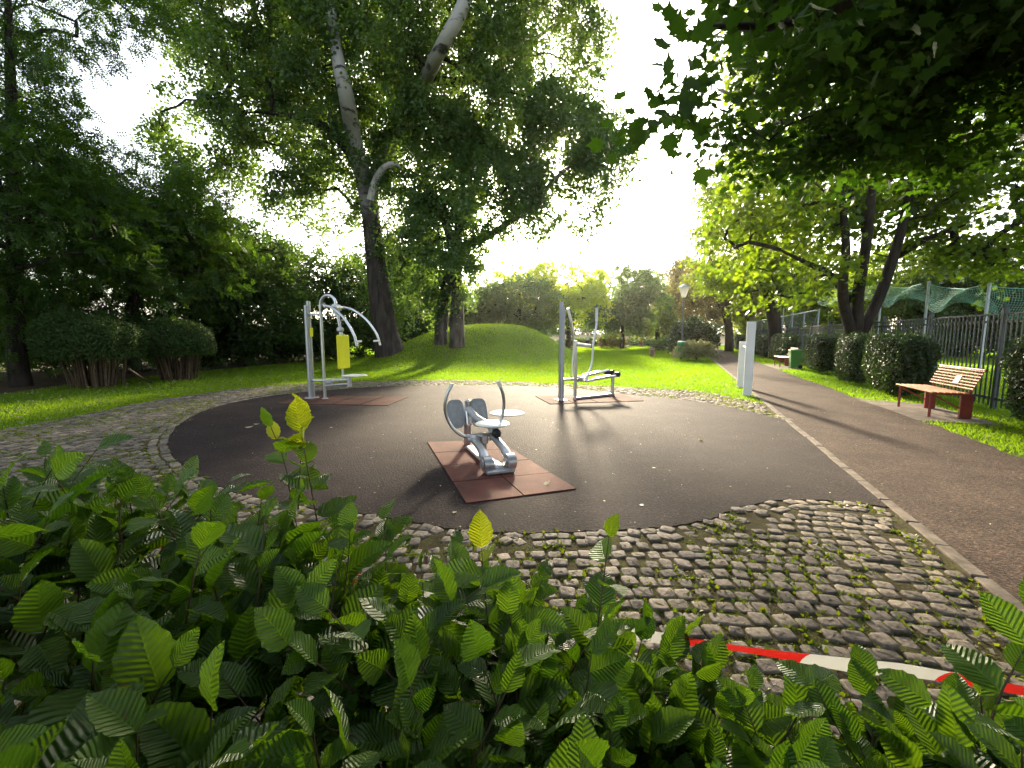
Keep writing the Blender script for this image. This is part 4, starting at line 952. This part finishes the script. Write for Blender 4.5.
# low shrubs
def shrub(name, label, px, Y, w, h, leaf, seed, n=240, size=.16, up=1.0, grp=None):
    b = P(px, 340, Y); b.z = 0
    lim = [([b+Vector((0, 0, -.05)), b+Vector((0, 0, h*.5))], [.05, .03])]
    return make_tree(name, label, b, lim, [(b.x, b.y, h*.55, w/2, w/2.4, h*.5, 1), (b.x+w*.2, b.y, h*.45, w/3, w/3, h*.42, 1), (b.x-w*.22, b.y, h*.42, w/3, w/3, h*.40, 1)], 'bark', leaf, T_RHOMB, n, 30, size, .35, .2, .12, .6, -.6, seed, 60, grp, cat='shrub', r0=.006)
shrub('dark_shrub', 'rounded dark green shrub right behind the street lamp', 693, 31, 2.7, 2.4, 'l_hedge', 331, 420)
shrub('pale_shrub', 'pale straggly shrub at the path edge right of the lamp', 697, 25.4, 1.9, 1.0, 'l_pale', 332, 200, .11)
shrub('small_shrub', 'small low shrub on the lawn left of the green litter bin', 664, 40, 1.6, 1.1, 'l_green', 333, 160, .14)
shrub('pale_shrub', 'beige shrub at the far lawn edge near the boulders', 612, 49, 2.4, 1.5, 'l_copper', 334, 200)
hg = 'low hedge sections in front of the dry field'
for i, (px, w) in enumerate(((575, 4.5), (600, 5.0), (640, 6.0), (668, 5.0))):
    shrub('low_hedge', ['low dark hedge behind the cross trainer at the field edge', 'low dark hedge just right of the person at the field edge', 'low dark hedge behind the wooden frame at the field edge', 'low dark hedge behind the small lime tree at the field edge'][i], px, 58, w, .95, 'l_dark', 341+i, 260, .2, grp=hg)

# far tree line, each tree its own
FT = 'far trees behind the dry field'
names = ['far tree of the skyline between the poplar and the mound', 'far tree of the skyline behind the mound top', 'far tree of the skyline left of the yellow tree', 'far tree of the skyline behind the yellow tree', 'far tree of the skyline between the yellow and the rounded green tree',
         'far tree of the skyline behind the rounded green tree', 'far tree of the skyline right of the rounded green tree', 'far tree of the skyline left of the street lamp', 'far tree of the skyline behind the copper tree', 'far tree of the skyline at the path end']
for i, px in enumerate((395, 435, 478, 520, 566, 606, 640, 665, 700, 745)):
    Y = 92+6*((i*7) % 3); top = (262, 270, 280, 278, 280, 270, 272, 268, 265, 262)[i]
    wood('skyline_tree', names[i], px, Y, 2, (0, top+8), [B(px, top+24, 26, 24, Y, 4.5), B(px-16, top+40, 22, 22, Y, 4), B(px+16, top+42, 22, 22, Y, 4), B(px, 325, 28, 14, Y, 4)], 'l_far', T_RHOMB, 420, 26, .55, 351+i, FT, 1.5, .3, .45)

# maples along the path
MG = 'maples along the path'
YM = 14.6
lim = [limb(YM, [(853, 385), (855, 350), (856, 330)], [10.5, 9.5, 10]), limb(YM, [(852, 334), (844, 305, -.4), (843, 280, -.9), (846, 250, -1.3), (842, 200, -1.5), (834, 140, -1.2)], [5, 4.4, 4, 3.4, 2.6, 1]),
       limb(YM, [(857, 334), (858, 295, -.4), (866, 245, -1.1), (872, 190, -1.6), (880, 120, -1.3)], [5.6, 4.9, 4.1, 3.2, 1.2]), limb(YM, [(861, 334), (880, 295, -.2), (893, 258, -.4), (905, 215, -.6), (916, 160, -1), (928, 80, -1)], [5.4, 4.8, 4.3, 3.7, 2.8, 1.2]),
       limb(YM, [(850, 300), (830, 275, -.5), (805, 262, -1), (780, 250, -1.2)], [3.5, 3, 2, 1]), limb(YM, [(893, 258), (925, 240, -.5), (965, 225, -1)], [4, 2.5, 1]), limb(YM, [(868, 235), (850, 190), (820, 150, 1), (790, 120, 1)], [4, 3, 2, 1]), limb(YM, [(905, 215), (950, 170), (1000, 140)], [4, 3, 1])]
bl = [B(790, 190, 60, 50, YM, 2.2), B(850, 140, 75, 60, YM, 3), B(930, 130, 80, 60, YM, 3), B(770, 240, 45, 35, YM, 1.6), B(830, 232, 45, 32, YM+1.2, 1.4, .8), B(960, 210, 65, 30, YM, 2), B(1010, 240, 50, 22, YM, 1.6, .8), B(1020, 170, 60, 50, YM, 2.4), B(880, 40, 130, 70, YM, 3.6), B(745, 215, 30, 40, YM, 1.3, .8), B(805, 282, 38, 20, YM-.6, 1.1, 1.1), B(955, 258, 55, 16, YM, 1.5, 1.1), B(1012, 265, 45, 16, YM, 1.4, 1.2), B(985, 218, 58, 26, YM-1, 1.8, 1.6), B(935, 200, 35, 22, YM+.8, 1.2, 1.2)]
make_tree('maple_tree', 'maple with three dark forked limbs standing among the clipped hedges', P(853, 385, YM)*1.0, lim, bl, 'bark', 'l_maple', T_MAPLE, 1500, 20, .17, .7, .35, .18, .4, -.2, 401, 320, MG, r0=.010)
YM2 = 26.7
lim = [limb(YM2, [(776, 360), (775, 330), (772, 305)], [7, 5.8, 6]), limb(YM2, [(772, 308), (764, 285), (755, 255), (745, 220)], [4.3, 3.8, 2.6, 1]), limb(YM2, [(773, 308), (780, 285), (785, 250), (790, 200)], [4.3, 3.8, 2.6, 1])]
bl = [B(745, 225, 45, 45, YM2, 2.6), B(725, 255, 32, 30, YM2, 2, .9), B(780, 250, 45, 35, YM2, 2.6), B(760, 180, 50, 45, YM2, 3), B(740, 280, 35, 20, YM2, 2), B(800, 285, 30, 15, YM2, 1.6, .7), B(715, 215, 20, 25, YM2, 1.2, .8)]
make_tree('maple_tree', 'second maple along the path, trunk behind the hedge right of the white board', P(776, 360, YM2), lim, bl, 'bark', 'l_maple', T_RHOMB, 1200, 30, .19, .8, .35, .18, .35, -.25, 402, 240, MG)
YM3 = 39
lim = [limb(YM3, [(729, 352), (729, 330), (726, 315)], [4.2, 3.6, 3.6]), limb(YM3, [(726, 318), (718, 300), (710, 280)], [2.5, 2, .8]), limb(YM3, [(728, 318), (733, 300), (738, 275)], [2.5, 2, .8])]
make_tree('maple_tree', 'third maple along the path, farthest, brownish, left of the white board', P(729, 352, YM3), lim, [B(715, 285, 28, 22, YM3, 2.4), B(735, 275, 30, 28, YM3, 2.6), B(705, 305, 18, 12, YM3, 1.5), B(728, 305, 24, 12, YM3, 2)], 'bark', 'l_copper', T_RHOMB, 700, 28, .24, .8, .35, .2, .3, -.3, 403, 140, MG)
# the nearest maple: trunk stands outside the picture on the right, its boughs hang over the camera, with unseen lobes added behind to block sky light
bx = Vector((6.0, .9, 0))
lim = [([bx+Vector((0, 0, -.1)), bx+Vector((0, 0, 1.5)), bx+Vector((-.1, 0, 2.6))], [.30, .24, .22]), ([bx+Vector((-.1, 0, 2.5)), Vector((4.8, 1.6, 3.6)), Vector((3.4, 2.6, 3.9)), Vector((2.0, 3.1, 3.6)), Vector((1.1, 2.6, 3.2))], [.14, .11, .08, .04, .012]),
       ([bx+Vector((-.1, 0, 2.5)), Vector((5.6, 1.2, 4.5)), Vector((5.0, 2.2, 7.0)), Vector((4.6, 2.5, 9))], [.17, .14, .08, .02]), ([bx+Vector((0, 0, 2.5)), Vector((5.4, 3, 3.8)), Vector((4.8, 5.0, 4.5)), Vector((4.4, 6.2, 4.4))], [.12, .1, .06, .02]),
       ([bx+Vector((-.1, 0, 2.6)), Vector((4.5, 0, 4.5)), Vector((2.2, -1.6, 5.2)), Vector((-1.0, -4.5, 5.4))], [.13, .11, .07, .02])]
bl = [(4.9, 2.6, 6.4, 2.9, 3.6, 2.5, 1), (3.7, 3.6, 5.0, 1.7, 1.8, .9, 1.6), (2.75, 3.4, 4.0, .85, .8, .36, 1.7), (1.85, 2.95, 3.35, .42, .42, .18, 2.0), (4.8, 5.2, 5.2, 1.5, 1.4, .7, 1.3), (5.8, 4.2, 4.9, 1.5, 1.8, .8, 1.3), (3.6, -3.0, 5.6, 4.6, 4.0, 3.2, .8), (-2.0, -5.5, 5.5, 3.6, 2.5, 3.0, .8), (3.4, 5.3, 4.0, 1.2, 1.0, .4, 2.2), (5.2, 5.2, 4.05, 1.5, 1.3, .45, 2.0), (6.8, 4.9, 4.3, 1.3, 1.3, .6, 1.8), (1.05, 2.75, 2.95, .18, .25, .10, 5), (3.8, 2.6, 5.8, 1.5, 1.6, .9, 1.2), (2.9, 2.5, 4.5, .9, .9, .5, 1.3)]
make_tree('maple_tree', 'nearest maple whose dark boughs overhang the top right corner', bx, lim, bl, 'bark', 'l_mapleshade', T_MAPLE, 9500, 17, .102, .42, .25, .13, .7, -.6, 404, 420, MG, r0=.006, shell=1.2)

# trees beyond the sports ground
RG = 'trees beyond the sports ground'
for i, (px, Y, top, lf, lb) in enumerate(((830, 42, 268, 'l_lime', 'lime green tree beyond the fence left of the forked maple'), (905, 32, 260, 'l_lime', 'lime green tree beyond the fence above the boxy hedge'), (955, 30, 264, 'l_green', 'mid green tree beyond the fence between the net poles'), (1012, 28, 262, 'l_dark', 'darker tree beyond the fence at the right edge'), (790, 50, 275, 'l_lime', 'lime green tree beyond the fence behind the second maple'))):
    wood('bushy_tree', lb, px, Y, 3, (0, top+8), [B(px, top+14, 36, 26, Y, 2.8), B(px-24, top+34, 30, 20, Y, 2.6), B(px+24, top+34, 30, 20, Y, 2.6), B(px, 330, 48, 22, Y, 2.4)], lf, T_RHOMB, 1000, 30, .22 if Y < 35 else .28, 361+i, RG, .8, .4)

# ------------------------------------------------------------------ hornbeam hedge in front of the camera
def t_hornbeam(rows=11, fold=.30, curl=.22, wave=.012, wid=.33):
    vs = []; uv = []; cols = (-1, -.5, 0, .5, 1)
    for i in range(rows+1):
        v = i/rows; w = wid*math.sin(math.pi*v**.80)**.78 if 0 < v < 1 else 0.004
        ser = 1+(.07 if i % 2 else -.04)
        for c in cols:
            x = c*w*(ser if abs(c) == 1 else 1)
            z = fold*abs(x)-curl*(v-.25)**2+wave*math.sin(v*17+c*2)
            vs.append((x, v, z)); uv.append((.5+c*w*.5/wid, v))
    fs = [(i*5+k, i*5+k+1, (i+1)*5+k+1, (i+1)*5+k) for i in range(rows) for k in range(4)]
    return np.array(vs), np.array(fs), np.array(uv)
T_HORNS = [t_hornbeam(), t_hornbeam(11, .10, .45, .02, .33), t_hornbeam(11, .62, .05, .015, .29), t_hornbeam(11, .2, -.15, .03, .27)]
def front_hedge():
    g = np.random.default_rng(71)
    t = thing('hornbeam_hedge', 'hornbeam hedge with pleated green leaves right below the camera', 'hedge', (0, .4, 0))
    topz = lambda x: np.interp(x, [-3, -.9, -.2, .25, .7, 1.3, 2.6], [1.03, 1.03, .88, .76, .71, .72, .73])
    farY = lambda x: np.interp(x, [-3, -1.2, -.3, .3, .7, 1.3, 2.6], [1.45, 1.30, 1.12, .95, .82, .74, .7])
    P0 = []; D0 = []; Ls = []
    def shoots(n, zlo, zhi, lmin, lmax, upw):
        for _ in range(n):
            x = g.uniform(-3.0, 2.6); fy = float(farY(x)); y = g.uniform(-.55, fy)
            tz = float(topz(x)); e = (fy-y)/.28; tz -= .14*(1-min(1, e))**2
            z = tz-g.uniform(zlo, zhi)
            o = np.array((x, y, z)); d = np.array((g.normal()*.45, g.normal()*.4+.5*(1-min(1, e)), upw+abs(g.normal())*.3))
            P0.append(o); D0.append(d/np.linalg.norm(d)); Ls.append(g.uniform(lmin, lmax))
    shoots(2300, .04, .20, .12, .24, .5); shoots(1500, .2, .6, .15, .28, .25); shoots(24, .03, .10, .12, .18, 1.3)
    for _ in range(75):
        x = g.choice((g.uniform(-.25, .46), g.uniform(.78, .95))); y = float(farY(x))-g.uniform(-.02, .14)
        d = np.array((g.normal()*.4, .25+g.normal()*.35, .75)); P0.append(np.array((x, y, float(topz(x))-g.uniform(.10, .22)))); D0.append(d/np.linalg.norm(d)); Ls.append(g.uniform(.10, .18))
    for (x, y, z, dx, dy, L) in ((-.58, 1.12, 1.03, .06, .05, .30), (-.52, 1.1, 1.0, -.12, .0, .22), (-.62, 1.15, 1.0, .1, .1, .24), (-.05, .86, .86, -.1, .1, .20), (.17, .82, .84, .1, .05, .20), (.86, .70, .76, .1, .12, .20)):
        P0.append(np.array((x, y, z))); d = np.array((dx, dy, 1.0)); D0.append(d/np.linalg.norm(d)); Ls.append(L)
    pos = []; dr = []; nr = []; sz = []; rr = []; mb = MB()
    for i, (o, d, L) in enumerate(zip(P0, D0, Ls)):
        side = np.cross(d, (0, 0, 1)); side = side/max(1e-6, np.linalg.norm(side)); a = g.random()*6.28
        side = side*math.cos(a)+np.cross(d, side)*math.sin(a)
        n = max(3, int(L/.034)); bend = g.normal(size=3)*.12*L
        pts = [o+d*L*k+bend*k*k for k in (0, .25, .5, .75, 1)]
        mb.tube(pts, [.0022, .0020, .0017, .0014, .001], 4, False)
        tip_lift = g.random()*.5+(.35 if i >= len(P0)-6 else 0)  # hand-placed shoots are lifted further, sunlight put into their leaf tone
        for k in range(n+1):
            f = (k+.6)/(n+.6); p = o+d*L*f+bend*f*f
            if np.linalg.norm(p-np.array((0, 0, 1.5))) < .40: continue
            sg = 1 if k % 2 else -1
            ld = d*(.45+.45*f)+side*sg*(.95-.55*f)+g.normal(size=3)*.22
            if k == n: ld = d+g.normal(size=3)*.2
            ld[2] -= .32
            nn = np.array((0, -.22, 1.0))+g.normal(size=3)*.40
            pos.append(p); dr.append(ld); nr.append(nn); sz.append((.102 if f < .75 else .078)*g.uniform(.58, 1.2)); rr.append(min(1, max(0, .22+.35*f*tip_lift*1.6+g.normal()*.12+(1.0 if (i == len(P0)-6 and f > .5) else (.35 if i > len(P0)-6 and f > .6 else 0)))))
    pos, dr, nr = map(np.array, (pos, dr, nr)); n = len(pos)
    sz = np.array(sz); rr = np.array(rr); kind = g.choice(4, n, p=(.4, .25, .2, .15)); VS = []; FS = []; RS = []; US = []; c0 = 0
    for q, TT in enumerate(T_HORNS):
        m = kind == q; V, Fc, r = place(TT[:2], pos[m], dr[m], nr[m], sz[m], rr[m])
        VS.append(V); FS.append(Fc+c0); RS.append(r); US.append(np.tile(TT[2], (int(m.sum()), 1))); c0 += len(V)
    link('foliage', np_mesh('foliage', np.concatenate(VS)-np.array((0, .4, 0)), np.concatenate(FS), np.concatenate(RS), np.concatenate(US)), M['hornbeam'], t)
    rr_ = random.Random(3)
    for i in range(46):
        x = -2.9+i*.12+rr_.uniform(-.04, .04); y = rr_.uniform(-.2, .6); tz = float(topz(x))-.12
        b = Vector((x, y, 0)); mb.tube(spline([b, b+Vector((rr_.uniform(-.1, .1), rr_.uniform(-.1, .1), tz*.5)), b+Vector((rr_.uniform(-.2, .2), rr_.uniform(-.1, .2), tz))], 4), [.014, .013, .012, .011, .010, .009, .008, .006, .004], 6)
        for k in range(5):
            q = b+Vector((0, 0, tz*rr_.uniform(.3, .85))); e = q+Vector((rr_.uniform(-.25, .25), rr_.uniform(-.3, .4), rr_.uniform(.05, .3)))
            mb.tube([q, q.lerp(e, .5)+Vector((0, 0, .03)), e], [.006, .005, .003], 5)
    mb.v = [(a, b-.4, c) for a, b, c in mb.v]; mb.build('branches', M['twig'], t)
front_hedge()

# barrier tape behind the hedge
tp = spline([Vector((2.2, .66, .63)), Vector((1.12, .93, .68)), Vector((.85, .98, .685)), Vector((.59, 1.04, .685)), Vector((.33, 1.10, .68)), Vector((.075, 1.15, .68)), Vector((-.28, 1.22, .72)), Vector((-1.2, 1.42, .78)), Vector((-3, 1.6, .8))], 8)
vs = []; uv = []; fs = []; acc = 0
for i, p in enumerate(tp):
    if i: acc += (p-tp[i-1]).length
    tw = .55+.18*math.sin(i*.33); hw = .029
    off = Vector((0.1*math.sin(tw), -math.sin(tw), math.cos(tw)))*hw
    for k in (-1, -.33, .33, 1): vs.append(p+off*k+Vector((0, .003*(1-k*k), 0))); uv.append(((acc-1.50)/.6+4, (k+1)/2))
fs = [(i*4+k, i*4+k+1, i*4+k+5, i*4+k+4) for i in range(len(tp)-1) for k in range(3)]
o = link('barrier_tape', np_mesh('barrier_tape', np.array([tuple(v) for v in vs]), np.array(fs), None, np.array(uv)), M['tape'])
tag(o, 'red and white barrier tape strung along the back of the hornbeam hedge', 'barrier tape')

# ------------------------------------------------------------------ evening air
hz = MB().box((10, 55, 19), (330, 190, 40)).build('haze', None, None, 0)
m, nt, N, L, out = new_mat('evening_air'); pv_ = N('VolumePrincipled'); pv_.inputs['Color'].default_value = (1, .97, .92, 1); pv_.inputs['Density'].default_value = .00024; pv_.inputs['Anisotropy'].default_value = .82
L(pv_.outputs[0], out.inputs['Volume']); hz.data.materials.append(m); tag(hz, 'thin warm evening haze filling the park air', kind='stuff')

# ------------------------------------------------------------------ camera, light
cam = bpy.data.cameras.new('camera'); co = bpy.data.objects.new('camera', cam); COL.objects.link(co)
co.location = (0, 0, CH); co.rotation_euler = (R(90)-TH, 0, 0)
cam.sensor_width = 36; cam.lens = F/1024*36; cam.clip_start = .02; cam.clip_end = 2000; sc.camera = co
SUN_AZ, SUN_EL = R(6.0), R(19.0)
sun = bpy.data.lights.new('sun', 'SUN'); sun.energy = 4.4; sun.angle = R(4.5); sun.color = (1, .84, .60)
so = bpy.data.objects.new('sun', sun); COL.objects.link(so)
sd = Vector((math.sin(SUN_AZ)*math.cos(SUN_EL), math.cos(SUN_AZ)*math.cos(SUN_EL), math.sin(SUN_EL)))
so.rotation_euler = sd.to_track_quat('Z', 'Y').to_euler(); so.location = sd*100
w = bpy.data.worlds.new('World'); sc.world = w; w.use_nodes = True; nt = w.node_tree; nt.nodes.clear()
sky = nt.nodes.new('ShaderNodeTexSky'); sky.sky_type = 'NISHITA'; sky.sun_disc = False; sky.sun_elevation = SUN_EL; sky.sun_rotation = SUN_AZ; sky.air_density = 1.0; sky.dust_density = 3.0; sky.ozone_density = 1.0
hs = nt.nodes.new('ShaderNodeHueSaturation'); hs.inputs['Saturation'].default_value = .55
bg = nt.nodes.new('ShaderNodeBackground'); bg.inputs[1].default_value = .15; wo = nt.nodes.new('ShaderNodeOutputWorld')
nt.links.new(sky.outputs[0], hs.inputs['Color']); nt.links.new(hs.outputs[0], bg.inputs[0]); nt.links.new(bg.outputs[0], wo.inputs[0])
vs_ = sc.view_settings; vs_.view_transform = 'Standard'; vs_.look = 'None'; vs_.gamma = 1; vs_.use_curve_mapping = False; vs_.exposure = 2.15
cy = sc.cycles; cy.max_bounces = 7; cy.diffuse_bounces = 4; cy.glossy_bounces = 2; cy.transmission_bounces = 5; cy.transparent_max_bounces = 4; cy.sample_clamp_indirect = 6
cy.use_denoising = True
try: cy.denoiser = 'OPENIMAGEDENOISE'
except Exception: pass
